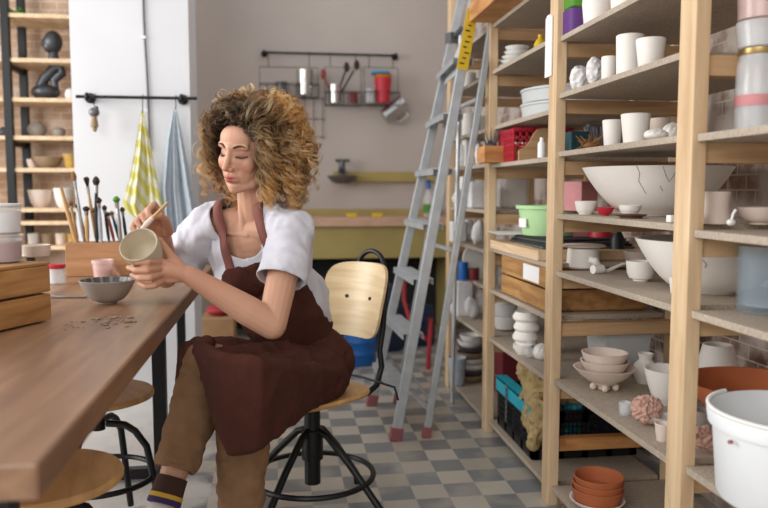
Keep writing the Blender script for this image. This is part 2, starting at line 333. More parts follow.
# curved back panel
bp = MB(); nx, nz = 20, 16; vs = []; bw, bh, bz, by = .142, .128, .715, -.235
def bpt(u, v, off):   # superellipse outline mapped from square
    a = max(abs(u), abs(v)); 
    if a > 0:
        th = math.atan2(v, u); e = (abs(math.cos(th))**4.5+abs(math.sin(th))**4.5)**(-1/4.5); sq = 1/max(abs(math.cos(th)), abs(math.sin(th))); rr = math.hypot(u, v)/sq*e
        u, v = rr*math.cos(th), rr*math.sin(th)
    x = u*bw*(1+.03*v); z = v*bh
    return cl(x, by+.10*(x/bw)**2*.45-off-.10*v*.35, bz+z)
for off in (0, .013):
    for j in range(nz+1):
        for i in range(nx+1): vs.append(bpt(-1+2*i/nx, -1+2*j/nz, off))
N1 = (nx+1)*(nz+1); fs = []
for k in (0, 1):
    for j in range(nz):
        for i in range(nx): a = k*N1+j*(nx+1)+i; fs.append((a, a+1, a+nx+2, a+nx+1))
edge = [i for i in range(nx+1)]+[j*(nx+1)+nx for j in range(1, nz+1)]+[nz*(nx+1)+i for i in range(nx-1, -1, -1)]+[j*(nx+1) for j in range(nz-1, 0, -1)]
for a, b in zip(edge, edge[1:]+edge[:1]): fs.append((a, b, b+N1, a+N1))
bp.add(vs, fs); back = bp.build('backrest', 'plywood', ch)
for x in (-.062, .062):
    p = bpt(x*.9/bw, .05, 0); MB().cyl(p-RC@Vector((0, .002, 0)), p+RC@Vector((0, .003, 0)), .0065).build('hole_disc', 'black_metal', back)  # black discs stand in for the dark of the two backrest holes
for sx in (-1, 1):
    MB().tube([cl(sx*.1, .0, ZS-.03), cl(sx*.1, -.17, ZS-.028), cl(sx*.1, -.215, ZS-.01), cl(sx*.1, -.24, ZS+.05), cl(sx*.098, -.232, ZS+.11), cl(sx*.095, -.252, ZS+.18), cl(sx*.09, -.268, ZS+.26), cl(sx*.078, -.292, ZS+.33), cl(sx*.062, -.298, ZS+.375)], .0105, 10).build('back_support', 'black_metal', ch)
MB().tube([cl(.062*math.cos(a), -.298-.005*math.sin(a), bz+.105+.062*math.sin(a)) for a in [PI*i/16 for i in range(17)]], .009, 10).build('handle_loop', 'black_metal', ch)
MB().tube([cl(-.20, -.1, ZS+.012), cl(-.1, -.19, ZS+.014), cl(.05, -.2, ZS+.012), cl(.21, -.18, ZS+.008), cl(.25, -.15, ZS-.02)], .004, 6).build('strap', 'black_metal', ch)
# ------------------------------------------------------------------ storage rack
XF, XB = .915, 1.40; PW, PD = .037, .068
FY = [.87, 1.576, 2.422, 3.222, 4.0]
LV = {0: [1.225, 1.01, .826, .46, .075, 1.61], 1: [1.607, 1.42, 1.228, 1.02, .826, .451, .073], 2: [1.82, 1.62, 1.215, .845, .66, .44, .06], 3: [1.82, 1.62, 1.22, 1.01, .826, .43, .05]}
rk = thing('storage_rack', 'tall pine storage rack full of pottery along the right wall', 'shelving', (XF, 2.46, 0))
for i, y in enumerate(FY):
    for x in (XF, XB-PW):
        if i == 0 and 0: continue
        rel(rk, MB().bb((x, y, 0), (x+PW, y+PD, 2.35))).build('post', 'pine', rk, bevel=.003)
    zs = set()
    for b in (i-1, i):
        if b in LV:
            for z in LV[b]: zs.add(z)
    used = []
    for z in sorted(zs):
        if any(abs(z-q) < .05 for q in used): z = [q for q in used if abs(z-q) < .05][0]; continue
        used.append(z)
        rel(rk, MB().bb((XF+PW, y+.012, z-.018-.046), (XB-PW, y+PD-.012, z-.018))).build('crossbeam', 'pine_x', rk, bevel=.002)
rel(rk, MB().bb((XF+PW, FY[2]+.01, .19), (XB-PW, FY[2]+.045, .235))).build('crossbeam', 'orange_pine', rk, bevel=.002)
for b, L in LV.items():
    for z in L:
        rel(rk, MB().bb((XF+.012, FY[b]+PD+.002 if b else FY[0]+PD+.002, z-.017), (XB-.04, FY[b+1]-.002, z))).build('shelf_board', 'chipboard', rk, bevel=.0015)
p = W(479, 15, 2.9)
b_ = MB().bb((.82, 2.53, 1.822), (1.06, 3.22, 1.90)).build('timber_beam', 'orange_pine', bevel=.004); tag(b_, 'thick orange timber beam lying across the top of the rack, sticking out over the ladder', 'timber')
# ------------------------------------------------------------------ ladder
ld = thing('step_ladder', 'grey aluminium folding step ladder leaning against the rack', 'ladder', W(408, 425, 3.5)*1)
ld.location.z = 0
nf0 = W(395, 438, 3.29); nf0.z = .0; nt = W(476, -12, 3.25); ff0 = W(371, 403, 3.82); ff0.z = 0; ft = W(464, -12, 3.75)
def stile(a, b, w, d, name='stile', m='aluminium'):
    L = (b-a).length; q = MB(); q.box((0, 0, L/2), (w, d, L), m=leanm(a, b)); return rel(ld, q).build(name, m, ld, bevel=.003)
def leanm(a, b):
    z = (b-a).normalized(); x = (Vector((1, 0, 0))-z*z.x).normalized(); y = z.cross(x); m = Matrix((x, y, z)).transposed().to_4x4(); m.translation = a; return m
def lerp(a, b, t): return a+(b-a)*t
def lift(a, b, z): return lerp(a, b, (z-a.z)/(b.z-a.z))
stile(lift(nf0, nt, .03), nt, .043, .026); stile(lift(ff0, ft, .03), ft, .043, .026)
for a, b in ((nf0, nt), (ff0, ft)):
    rel(ld, MB().box((0, 0, .03), (.056, .032, .058), m=leanm(a, b))).build('foot_cap', 'rubber_pink', ld, bevel=.004)
for i in range(8):
    z = .225+i*.242
    a, b = lift(nf0, nt, z), lift(ff0, ft, z); mid = (a+b)/2; d = (b-a); L = Vector((d.x, d.y, 0)).length-.03; ang = math.atan2(d.y, d.x)
    if i == 7: continue
    tr = MB().box((0, 0, 0), (L, .092, .004)).box((0, -.0445, -.013), (L, .003, .026)).box((0, .0445, -.013), (L, .003, .026))
    for k in range(7): tr.box((0, -.036+k*.012, .003), (L, .003, .003))
    tr.v = [tuple(Matrix.Rotation(ang, 3, 'Z') @ Vector(v)+mid) for v in tr.v]
    rel(ld, tr).build('tread', 'aluminium', ld)
rn0 = W(426, 436, 3.33); rn0.z = 0; rnt = W(492, 20, 3.27); rf0 = W(397, 402, 3.86); rf0.z = 0; rft = W(470, 8, 3.78)
for a, b in ((rn0, rnt), (rf0, rft)):
    stile(lift(a, b, .03), b, .029, .022, 'rear_stile')
    rel(ld, MB().box((0, 0, .025), (.042, .027, .05), m=leanm(a, b))).build('foot_cap', 'rubber_pink', ld, bevel=.004)
for z in (.12, .83, 1.5):
    rel(ld, MB().cyl(lift(rn0, rnt, z), lift(rf0, rft, z), .011)).build('rear_rung', 'aluminium', ld)
rel(ld, MB().cyl(lift(nf0, nt, .32), lift(rn0, rnt, .15), .005)).build('spreader', 'aluminium', ld)
rel(ld, MB().cyl(lift(ff0, ft, .30), lift(rf0, rft, .15), .005)).build('spreader', 'aluminium', ld)
# yellow side label on the near stile, with dark warning marks
a, b = lift(nf0, nt, 1.62), lift(nf0, nt, 1.88); mm = leanm(a, b); L = (b-a).length
lb = MB().box((0, -.0145, L/2), (.05, .003, L), m=mm); lab = rel(ld, lb).build('warning_label', 'yellow', ld); lab['label'] = 'yellow warning label'
for k in range(9):
    q = MB().box((.006*(k % 3-1), -.0165, L*(.1+.09*k)), (.02-.004*(k % 2), .001, .006), m=mm); rel(ld, q).build('label_mark', 'black_metal', lab)
a, b = lift(ff0, ft, 1.62), lift(nf0, nt, 1.62)
g = MB(); q0, q1, q2 = lerp(a, b, .1), lerp(a, b, .95), lerp(lift(ff0, ft, 1.86), lift(nf0, nt, 1.86), .9); o_ = Vector((.004, 0, 0))
g.add([q0, q1, q2, q0+o_, q1+o_, q2+o_], [(0, 1, 2), (5, 4, 3), (0, 3, 4, 1), (1, 4, 5, 2), (2, 5, 3, 0)]); rel(ld, g).build('top_plate', 'grey_plastic', ld, smooth=False)
hk = lift(ff0, ft, 1.86); rel(ld, MB().box(hk, (.06, .05, .05), .4).cyl(hk, hk+Vector((.02, -.1, .03)), .012)).build('hinge', 'dull_metal', ld)
# grey pole standing behind the ladder
pb = W(452, 403, 3.87); q = MB().cyl((0, 0, 0), (.03, 0, 1.9), .011)
tag(q.build('metal_pole', 'aluminium', loc=(pb.x, pb.y, .002)), 'thin grey metal pole standing upright behind the ladder by the far rack post', 'pole')
# ------------------------------------------------------------------ pillar rail, towels, cable
def rail(name, label, a, b, wall_y, r=.008, knobs=(0, 1), cat='rail'):
    o = thing(name, label, cat, (a+b)/2)
    rel(o, MB().cyl(a, b, r)).build('rod', 'black_metal', o)
    for t in knobs:
        p = lerp(a, b, t); rel(o, MB().cyl((p.x, wall_y-.001, p.z), (p.x, p.y-.012, p.z), .011).cyl((p.x, wall_y-.001, p.z), (p.x, wall_y-.012, p.z), .026).ell((p.x, p.y, p.z), (.014, .02, .022))).build('bracket', 'black_metal', o)
    return o
a = ony(76, 96.5, 3.88); b = ony(197, 101, 3.88); b.z = a.z
rail('hanging_rail', 'black metal rail on the white pillar holding two towels', a, b, 3.95, knobs=(.09, .87))
RZ = a.z
def hook(px, ln, label, y=3.88, z=RZ, r=.0022):
    p = ony(px, 100, y); q = [(p.x, y+.012, z+.006), (p.x, y, z+.014), (p.x, y-.014, z+.004), (p.x, y-.014, z-ln), (p.x, y-.024, z-ln-.012), (p.x, y-.034, z-ln)]
    tag(MB().tube(q, r, 6).build('hook', 'black_metal'), label, 'hook'); return Vector((p.x, y-.026, z-ln-.008))
h1 = hook(95, .03, 'black hook at the left end of the pillar rail holding a bird ornament')
h2 = hook(143, .07, 'black hook on the pillar rail holding the yellow towel')
h3 = hook(176, .05, 'black hook at the right end of the pillar rail holding the blue towel')
bd = thing('hanging_ornament', 'small grey and yellow hanging ornament on the pillar rail', 'ornament', h1)
MB().ell((0, 0, -.04), (.026, .02, .024)).ell((.01, 0, -.02), (.012, .012, .012)).tube([(0, 0, 0), (.005, 0, -.02)], .002, 6).build('body', 'dull_metal', bd)
MB().cyl((0, 0, -.06), (0, 0, -.11), .012, .02).ell((0, 0, -.115), (.012, .012, .02)).build('bell', 'tan_pot', bd)
def towel(name, label, top, corners, m, seed, folds):
    # corners: left edge points and right edge points as (t, px) lists, bottom z from pixel
    o = MB(); nu, nv = 40, 50; L, R, yb = corners; vs = []
    for off in (0, 1):
        for j in range(nv+1):
            t = j/nv; py = 0
            zt = lerp(top.z, yb, t)
            def iv(A):
                for (t0, x0), (t1, x1) in zip(A, A[1:]):
                    if t <= t1: return x0+(x1-x0)*(t-t0)/(t1-t0)
                return A[-1][1]
            xl, xr = iv(L), iv(R)
            for i in range(nu+1):
                s = i/nu; x = lerp(xl, xr, s); w = min(1, t*2.2)
                dy = (.018*math.sin(folds*s*PI+seed)+.008*math.sin(folds*2.3*s*PI+seed*2+t*2))*w
                edge = .012*math.sin(s*7+seed)*t
                vs.append((x-top.x, dy-.004-off*.006, zt-top.z+edge+(.10*(abs(s-.5)*2)*(t**3) if j > nv*.5 else 0)))
    N = (nu+1)*(nv+1); fs = []
    for k in (0, 1):
        for j in range(nv):
            for i in range(nu): a = k*N+j*(nu+1)+i; fs.append((a, a+1, a+nu+2, a+nu+1))
    ed = [i for i in range(nu+1)]+[j*(nu+1)+nu for j in range(1, nv+1)]+[nv*(nu+1)+i for i in range(nu-1, -1, -1)]+[j*(nu+1) for j in range(nv-1, 0, -1)]
    for a, b in zip(ed, ed[1:]+ed[:1]): fs.append((a, b, b+N, a+N))
    o.add(vs, fs); return tag(o.build(name, m, loc=top, smooth='all'), label, 'towel')
X = lambda px, y=3.85: ony(px, 150, y).x
towel('hand_towel', 'yellow and white patterned towel hanging from the pillar rail', h2, ([(0, X(142)), (.3, X(134)), (.7, X(121)), (.8, X(124)), (1, X(150))], [(0, X(145)), (.2, X(150)), (.6, X(159)), (.8, X(163)), (1, X(166))], ony(150, 250, 3.85).z), 'yellow_towel', .3, 4)
towel('hand_towel', 'pale blue towel hanging from the right end of the pillar rail', h3, ([(0, X(174)), (.2, X(166)), (.5, X(159)), (1, X(160))], [(0, X(178)), (.2, X(183)), (.5, X(191)), (.75, X(197)), (1, X(199))], ony(176, 268, 3.85).z), 'blue_towel', 1.2, 6)
cbx = ony(146, 50, 3.94)
cb = thing('wall_cable', 'grey cable clipped vertically up the white pillar', 'cable', (cbx.x, 3.943, 1.0))
MB().tube([(.004*math.sin(i*.9)-.012*(i/14), 0, .3+i*.13) for i in range(14)], .0055, 8).build('cable', 'dull_metal', cb)
for z in (.50, .86): MB().box((-.01, -.006, z), (.022, .01, .014)).build('clip', 'white_plastic', cb)
# ------------------------------------------------------------------ back wall kitchen
YB = 5.93
a = ony(264, 51, YB); b = ony(396, 57, YB); b.z = a.z = (a.z+b.z)/2
rail('utensil_rail', 'black rail with round end brackets on the grey back wall', a, b, 6.0, .009, cat='rail'); UZ = a.z
def pxm(px, py): return ony(px, py, YB-.02)
def basket(x0, x1, y0, y1, label, g=True):
    A, B = pxm(x0, y1), pxm(x1, y0); w = B.x-A.x; h = B.z-A.z; d = .1
    o = thing('wire_basket', label, 'basket', ((A.x+B.x)/2, YB-.02, A.z), 0, 'wire baskets on the utensil rail'); m = MB()
    for z in (0, .10):
        m.tube([(-w/2, 0, z), (w/2, 0, z), (w/2, -d, z), (-w/2, -d, z)], .0035, 5, True)
    for i in range(9): x = -w/2+w*i/8; m.tube([(x, -.001, .1), (x, -.001, 0), (x, -d, 0), (x, -d, .1)], .002, 5)
    m.build('wire_cage', 'black_metal', o)
    f = MB(); f.tube([(-w/2, 0, 0), (-w/2, 0, h), (w/2, 0, h), (w/2, 0, 0)], .003, 6)
    for x in (-w*.35, w*.35):
        top = UZ-A.z; f.tube([(x, .0, h), (x, .004, top-.004), (x, .02, top+.012), (x, .036, top)], .003, 6)
    f.build('hanger_frame', 'black_metal', o); return o
basket(260, 318, 68, 98, 'wide black wire basket at the left end of the utensil rail')
basket(325, 361, 68, 106, 'middle black wire basket with a steel cup on the utensil rail')
basket(364, 398, 68, 106, 'right black wire basket with a red cup on the utensil rail')
def small(name, label, cat, mb, m, loc, group=None, **k): return tag(mb.build(name, m, loc=loc, **k), label, cat, group)
def atB(px, py, dy=-.05): return ony(px, py, YB-.02+dy)
p = atB(305, 96); small('steel_cup', 'steel cup standing in the left wire basket', 'cup', MB().lathe(cupP(.066, .055, .19), seg=28), 'steel', p+Vector((0, 0, .006)))
p = atB(287, 96); small('steel_tray', 'low grey metal tin in the left wire basket', 'tin', MB().lathe(cupP(.045, .045, .10), seg=28), 'dull_metal', p+Vector((-.04, 0, .006)))
p = atB(335, 104); small('steel_cup', 'steel cup holding black utensils in the middle wire basket', 'cup', MB().lathe(cupP(.052, .05, .14), seg=28), 'steel', p+Vector((0, 0, .006))); q0 = p
for i, (dx, ln, tl) in enumerate(((-.02, .24, -.06), (.0, .3, .08), (.02, .32, .13))):
    k = MB().cyl((dx*.6, 0, .02), (dx+tl, 0, ln*.8), .007).ell((dx+tl*1.15, 0, ln*.92), (.022, .008, .04))
    small('kitchen_utensil', ['leftmost', 'middle', 'rightmost'][i]+' black kitchen utensil in the steel cup on the utensil rail', 'utensil', k, 'bristle_dark' if i else 'handle_red', q0+Vector((0, 0, .006)), 'utensils in the steel cup')
p = atB(356, 104); small('spice_tin', 'red tin in the middle wire basket', 'tin', MB().lathe(cupP(.03, .03, .08), seg=20), 'dark_red', p+Vector((-.02, 0, .006)))
p = atB(370, 104); small('glass_jar', 'small grey jar in the right wire basket', 'jar', MB().lathe(cupP(.04, .04, .11), seg=24), 'grey_plastic', p+Vector((.005, 0, .006)))
p = atB(383, 104); small('plastic_cup', 'red plastic cup in the right wire basket', 'cup', MB().lathe(cupP(.068, .05, .19), seg=28), 'red_plastic', p+Vector((0, 0, .006)))
small('plastic_bowl', 'orange bowl stacked inside the red cup', 'bowl', MB().lathe(bowlP(.072, .05), seg=24), 'orange', p+Vector((0, 0, .17)))
small('blue_dish', 'blue shallow dish resting on top of the orange bowl', 'dish', MB().lathe([(.02, 0), (.075, .005), (.08, .012), (.07, .025), (.02, .03)], seg=24), 'cyan', p+Vector((-.02, 0, .222)))
jg = thing('metal_jug', 'steel jug hanging tilted at the right end of the utensil rail', 'jug', atB(394, 110, -.02)); mr = Matrix.Rotation(math.radians(-52), 4, 'Y')
MB().lathe(cupP(.068, .06, .2), (0, 0, -.1), 28, mr.inverted()).build('body', 'steel', jg)
MB().tube([mr.inverted() @ Vector(v) for v in ((.062, 0, .07), (.1, 0, .06), (.105, 0, -.02), (.062, 0, -.05))], .008, 8).build('handle', 'steel', jg)
g = MB(); A, B = pxm(300, 118), pxm(318, 104)
for i in range(5): g.tube([(A.x-.1+i*.07, YB+.05, A.z-.16), (A.x-.1+i*.07, YB+.05, B.z+.06)], .0025, 5)
for z in (A.z-.14, A.z, B.z+.05): g.tube([(A.x-.12, YB+.046, z), (A.x+.2, YB+.046, z)], .0025, 5)
tag(g.build('wire_grid', 'black_metal'), 'thin wire grid hanging on the back wall behind her hair', 'rack')
# tap and pipe shelf
p = ony(342, 181, 5.9)
sk = thing('wall_tap', 'old grey metal tap with a round basin on the back wall', 'tap', p)
MB().lathe(bowlP(.12, .06, .5, .006), (0, -.05, -.02), 28).build('basin', 'dull_metal', sk)
MB().cyl((0, .09, .07), (0, -.03, .07), .03).cyl((0, -.01, .05), (0, -.01, .15), .024).tube([(0, -.01, .14), (-.05, -.01, .16), (.06, -.01, .16)], .014, 8).tube([(0, -.03, .07), (-.02, -.09, .1), (-.02, -.12, .08)], .015, 8).build('spout', 'dull_metal', sk)
a, b = ony(333, 182, 5.99), ony(417, 172, 5.99)
tag(MB().bb((a.x, 5.94, a.z), (b.x+.3, 5.999, b.z)).build('wall_batten', 'olive_panel', bevel=.006), 'olive painted batten running along the back wall beside the tap', 'batten')
# counter
cz = onz(360, 217, .925).z
a = ony(300, 217, 5.4); 
ct = thing('kitchen_counter', 'low olive kitchen counter with a pinkish wooden top along the back wall', 'counter', (.3, 5.7, 0))
x0, x1 = -.45, 1.3
zt = ony(360, 218, 5.4).z; zf = ony(360, 226.5, 5.4).z; zp = ony(360, 259, 5.4).z
rel(ct, MB().bb((x0, 5.4, zf), (x1, 5.995, zt))).build('worktop', 'counter_pink', ct, bevel=.004)
rel(ct, MB().bb((x0, 5.96, zt), (x1, 5.998, zt+.05))).build('backsplash', 'olive_panel', ct, bevel=.004)
rel(ct, MB().bb((x0, 5.44, zp), (x1, 5.47, zf))).build('front_panel', 'olive_panel', ct, bevel=.004)
rel(ct, MB().bb((x0, 5.47, 0), (x0+.04, 5.99, zf))).build('side_panel', 'olive_panel', ct, bevel=.004)
rel(ct, MB().bb((x1-.04, 5.47, 0), (x1, 5.99, zf))).build('side_panel', 'olive_panel', ct, bevel=.004)
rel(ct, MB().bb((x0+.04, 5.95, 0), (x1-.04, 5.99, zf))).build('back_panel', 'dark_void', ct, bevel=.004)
for i, px in enumerate((349, 374)):
    p = onz(px, 216, zt); small('sponge', ['left', 'right'][i]+' small yellow sponge lying on the kitchen counter', 'sponge', MB().rbox((0, 0, .014), (.08, .05, .028), .01), 'yellow', Vector((p.x, 5.6, zt)))
p = ony(431, 216, 5.5); sb = thing('soap_bottle', 'clear soap bottle with blue cap on the counter behind the ladder', 'bottle', (p.x, 5.6, zt))
MB().lathe([(.035, 0), (.04, .01), (.04, .13), (.03, .17), (.014, .19), (.014, .21)], seg=20).build('body', 'frosted', sb)
MB().lathe([(.018, .21), (.018, .24), (.01, .26), (.03, .275), (.005, .28)], seg=16).build('cap', 'blue_plastic', sb)
MB().lathe([(.0405, .03), (.0408, .035), (.0408, .09), (.0405, .095)], seg=20).build('label', 'leaf_green', sb)
# things under the counter
def floorbox(name, label, cat, x0, x1, ytop, Y, m, d=.3, group=None, r=.02):
    A = ony(x0, ytop, Y); B = ony(x1, ytop, Y); w = B.x-A.x
    return small(name, label, cat, MB().rbox((0, d/2, A.z/2), (w, d, A.z), r), m, Vector(((A.x+B.x)/2, Y, 0)), group)
def barrel(name, label, px0, px1, py, Y, m):
    A = ony(px0, py, Y); B = ony(px1, py, Y); R = (B.x-A.x)/2; h = A.z
    o = thing(name, label, 'barrel', ((A.x+B.x)/2, Y+R, 0))
    MB().lathe([(R*.93, 0), (R, .02), (R, h*.3), (R*1.03, h*.32), (R*1.03, h*.35), (R, h*.37), (R, h*.65), (R*1.03, h*.67), (R*1.03, h*.7), (R, h*.72), (R*.98, h-.03), (R*.9, h)], seg=36).build('body', m, o)
    MB().lathe([(R*.86, h), (R*.86, h+.012), (R*.8, h+.014), (.001, h+.014)], seg=36).build('lid', m, o); return o
barrel('plastic_barrel', 'bright blue plastic barrel on the floor behind the chair', 345, 378, 333, 4.55, 'blue_plastic')
barrel('plastic_barrel', 'dark blue barrel between the chair and the ladder', 368, 408, 290, 4.95, 'navy')
barrel('plastic_barrel', 'dark navy barrel on the floor behind the ladder', 404, 438, 310, 5.1, 'navy')
q = [(W(403+8*math.sin(i*.5), 283+i*5, 4.85)) for i in range(12)]
# ------------------------------------------------------------------ cardboard box by the pillar
p0, p1 = ony(203, 350, 4.75), ony(233, 350, 4.75)
cbb = thing('cardboard_box', 'small cardboard box on the floor between the table leg and the blue barrel', 'box', ((p0.x+p1.x)/2, 4.9, 0)); hh = ony(215, 319, 4.75).z
MB().bb((-.1, -.15, 0), (.1, .15, hh)).build('carton', 'cardboard', cbb, bevel=.003)
small('red_bag', 'red bag lying on top of the cardboard box', 'bag', MB().ell((0, 0, .035), (.085, .09, .036)), 'brick_red', Vector(((p0.x+p1.x)/2, 4.9, hh)))
tv = W(418, 345, 4.6)
hs = MB().tube([W(404, 280, 4.8), W(404, 300, 4.8), W(411, 325, 4.7), W(427, 340, 4.6), W(431, 318, 4.6), W(428, 370, 4.6), W(433, 376, 4.6)], .014, 8); tag(hs.build('rubber_hose', 'brick_red'), 'red hose hanging in front of the dark barrels behind the ladder', 'hose')
# ------------------------------------------------------------------ left display shelving
YS = 4.78
su = thing('display_shelf', 'black steel shelving unit with pine boards against the brick wall', 'shelving', (ony(8, 100, YS).x, YS, 0))
fx = ony(8, 100, YS).x; shz = [ony(40, y, YS).z for y in (14, 58.5, 98, 136, 168, 208, 221, 246, 275)]
for x in (fx, -3.0, -1.15):
    for y in (YS, YS+.29): rel(su, MB().bb((x-.021, y-.02, 0), (x+.025, y+.02, 2.75))).build('upright', 'black_metal', su, bevel=.002)
for k, z in enumerate(shz): rel(su, MB().bb((-3.2, YS-.01 if k not in (5,) else YS-.03, z-.024), (-1.02, YS+.32, z))).build('shelf_board', 'pine_y', su, bevel=.002)
for z in (shz[1]-.03, shz[3]-.03): rel(su, MB().bb((fx-.012, YS+.02, z-.03), (fx+.012, YS+.27, z))).build('side_bar', 'black_metal', su)
def disp(px, k, mb, name, label, cat, m, group=None, d=.12, **kw):
    p = ony(px, 100, YS+d); return small(name, label, cat, mb, m, Vector((p.x, YS+d, shz[k])), group, **kw)
u = 163**-1
hd = thing('head_sculpture', 'dark bronze head sculpture on a stand on the upper display shelf', 'sculpture', (ony(53, 40, YS+.12).x, YS+.12, shz[1]))
MB().cyl((0, 0, 0), (0, 0, .075), .035, .025).lathe([(.04, 0), (.04, .01), (.02, .015)]).build('stand', 'dark_bronze', hd)
hm = MB().ell((0, 0, .12), (.055, .06, .07)).ell((-.02, -.02, .09), (.032, .035, .04)).cap((-.045, -.04, .12), (-.05, -.045, .10), .012, .012); link('head', remesh(hm, .006), 'dark_bronze', hd)
tw = thing('abstract_sculpture', 'dark twisted sculpture with a round base on the display shelf', 'sculpture', (ony(49, 90, YS+.12).x, YS+.12, shz[2]))
MB().ell((-.02, 0, .05), (.085, .07, .048)).build('base', 'dark_bronze', tw)
MB().tube([(-.05, 0, .08), (-.02, -.01, .13), (.03, 0, .19), (.07, 0, .21), (.08, .01, .17), (.03, 0, .12), (.04, 0, .06)], [.03, .03, .032, .03, .028, .026, .02], 14).build('loop', 'dark_bronze', tw)
disp(36, 3, MB().lathe([(.03, 0), (.052, .03), (.056, .055), (.04, .08), (.02, .085), (.018, .095), (.006, .1)]), 'clay_pot', 'round grey-brown lidded pot on the display shelf beside the black upright', 'pot', 'grey_clay', 'pots on the display shelves')
disp(58, 3, MB().lathe([(.02, 0), (.036, .02), (.038, .045), (.02, .06), (.014, .062)]), 'clay_pot', 'small grey round pot right of the lidded pot on the display shelf', 'pot', 'grey_clay', 'pots on the display shelves')
disp(3, 3, MB().lathe([(.02, 0), (.036, .02), (.03, .045), (.016, .06)]), 'clay_pot', 'small dark pot left of the black upright', 'pot', 'dark_bronze', 'pots on the display shelves')
disp(71, 2, MB().lathe([(.02, 0), (.036, .03), (.03, .06), (.012, .075)]), 'clay_pot', 'white pot beside the dark twisted sculpture', 'pot', 'bisque', 'pots on the display shelves')
disp(45, 4, MB().lathe(bowlP(.095, .07), seg=30), 'ceramic_bowl', 'brown speckled bowl on the middle display shelf', 'bowl', 'tan_pot', 'bowls on the display shelves')
disp(69, 4, MB().lathe(bowlP(.05, .09, .6), seg=30), 'ceramic_cup', 'yellow and white cup at the right of the middle display shelf', 'cup', 'yellow_pot', 'bowls on the display shelves')
disp(31, 4, MB().lathe(bowlP(.04, .06, .6), seg=30), 'ceramic_cup', 'small pale cup behind the brown speckled bowl', 'cup', 'bisque_warm', 'bowls on the display shelves', d=.2)
disp(37, 5, MB().lathe(bowlP(.075, .11, .5), seg=30), 'ceramic_bowl', 'pale yellow deep bowl on the lower display shelf', 'bowl', 'bisque_warm', 'bowls on the display shelves')
disp(60, 5, MB().lathe(bowlP(.06, .12, .5), seg=30), 'ceramic_bowl', 'pale tall bowl behind the paintbrushes on the lower display shelf', 'bowl', 'bisque', 'bowls on the display shelves')
for i, (px, m, w) in enumerate(((28, 'bisque', 'white'), (42, 'tan_pot', 'brown'), (56, 'bisque_warm', 'cream'), (68, 'yellow_pot', 'yellow'))):
    disp(px, 7, MB().lathe(cupP(.034, .03, .07), seg=20), 'ceramic_cup', 'small '+w+' cup on the lowest visible display shelf', 'cup', m, 'small cups on the lowest display shelf')
pp = disp(4, 1, MB().lathe(cupP(.05, .04, .08), seg=20), 'plant_pot', 'small pot at the top left corner on the display shelf', 'pot', 'bisque_warm', d=.1)
lf = MB()
for i in range(26):
    a = i*2.4; r = .03+.05*random.random(); lf.ell((r*math.cos(a), r*math.sin(a)*.7, -.02+.07*random.random()), (.022, .014, .006), Matrix.Rotation(a, 3, 'Z') @ Matrix.Rotation(random.uniform(-1, 1), 3, 'Y'), 8, 6)
small('green_plant', 'green trailing plant at the top left corner of the photo', 'plant', lf, 'leaf_green', Vector((ony(6, 0, YS-.02).x, YS+.1, shz[0])))
# ------------------------------------------------------------------ things on the rack
def place(px, z, X=None, py=None):
    if py is not None and X is None: return onz(px, py, z)
    return colx(px, X, z)
BAD = []
def item(name, label, cat, px, z, wpx, hpx, fn, m, X=None, py=None, group=None, smooth=None, rz=0, dz=.0008, wob=0):
    """fn(R, h) -> list of profile (lathed) or MB or mesh; R and h in metres from the size it shows"""
    p = place(px, z, X, py)
    if p.y > 3.88: u_ = (px-384)/FPX; p = colx(px, X*3.88/p.y, z)
    if wpx: k = zc_of(p)/FPX
    p.z = z+dz; R, h = wpx*k/2, hpx*k
    if not (XF < p.x < 1.45): BAD.append((name, label[:30], round(p.x, 2), round(p.y, 2)))
    r = fn(R, h)
    if isinstance(r, list): r = MB().lathe(r, seg=36, wob=wob)
    me = r if isinstance(r, bpy.types.Mesh) else r.mesh(name)
    return tag(link(name, me, m, None, p, 0, smooth, rz), label, cat, group)
cup = lambda R, h: cupP(R, R*.78, h)
cupv = lambda R, h: cupP(R, R*.92, h)
bowl = lambda R, h: bowlP(R, h)
cyl = lambda R, h: [(R*.97, 0), (R, h*.04), (R, h*.96), (R*.97, h), (.001, h)]
def blob(amp, sc, seed, n=6, flat=1, vox=.006, ridged=False):
    def f(R, h):
        rr = random.Random(seed); mb = MB()
        for i in range(n):
            a = rr.uniform(0, 2*PI); d = rr.uniform(0, .5)*R
            mb.ell((d*math.cos(a), d*math.sin(a)*flat, h*rr.uniform(.4, .55)), (R*rr.uniform(.5, .65), R*rr.uniform(.5, .65)*flat, h*rr.uniform(.38, .46)))
        me = remesh(mb, vox, 3); me = crumple(me, amp, sc, seed, ridged)
        zz = min(v.co.z for v in me.vertices); me.transform(Matrix.Translation((0, 0, -zz))); return me
    return f
L = {k: v for k, v in LV.items()}
WB = 'white wrapped pots at the back bay'
# --- bay 1, top shelf
z = 1.607
item('bisque_vase', 'tall white unglazed vase on the top shelf beside the green and purple box', 'vase', 596, z, 28, 44, lambda R, h: [(R*.8, 0), (R*.85, .01), (R, h*.55), (R*.95, h*.9), (R*.9, h), (R*.8, h), (R*.8, h*.9), (.001, .01)], 'bisque', X=1.0)
item('bisque_vase', 'white unglazed vase on the top shelf nearer the front post', 'vase', 626, z, 32, 50, lambda R, h: [(R*.85, 0), (R*.9, .01), (R, h*.55), (R*.95, h*.9), (R*.9, h), (R*.8, h), (R*.8, h*.9), (.001, .01)], 'bisque', X=1.02)
p = colx(572, 1.0, z); gb = thing('storage_bin', 'green and purple plastic bin at the far end of the top shelf', 'bin', (p.x, p.y-.08, z+.001))
MB().rbox((0, 0, .04), (.13, .14, .08), .015).build('base', 'purple', gb); MB().rbox((0, 0, .15), (.125, .135, .14), .015).build('upper', 'leaf_green', gb)
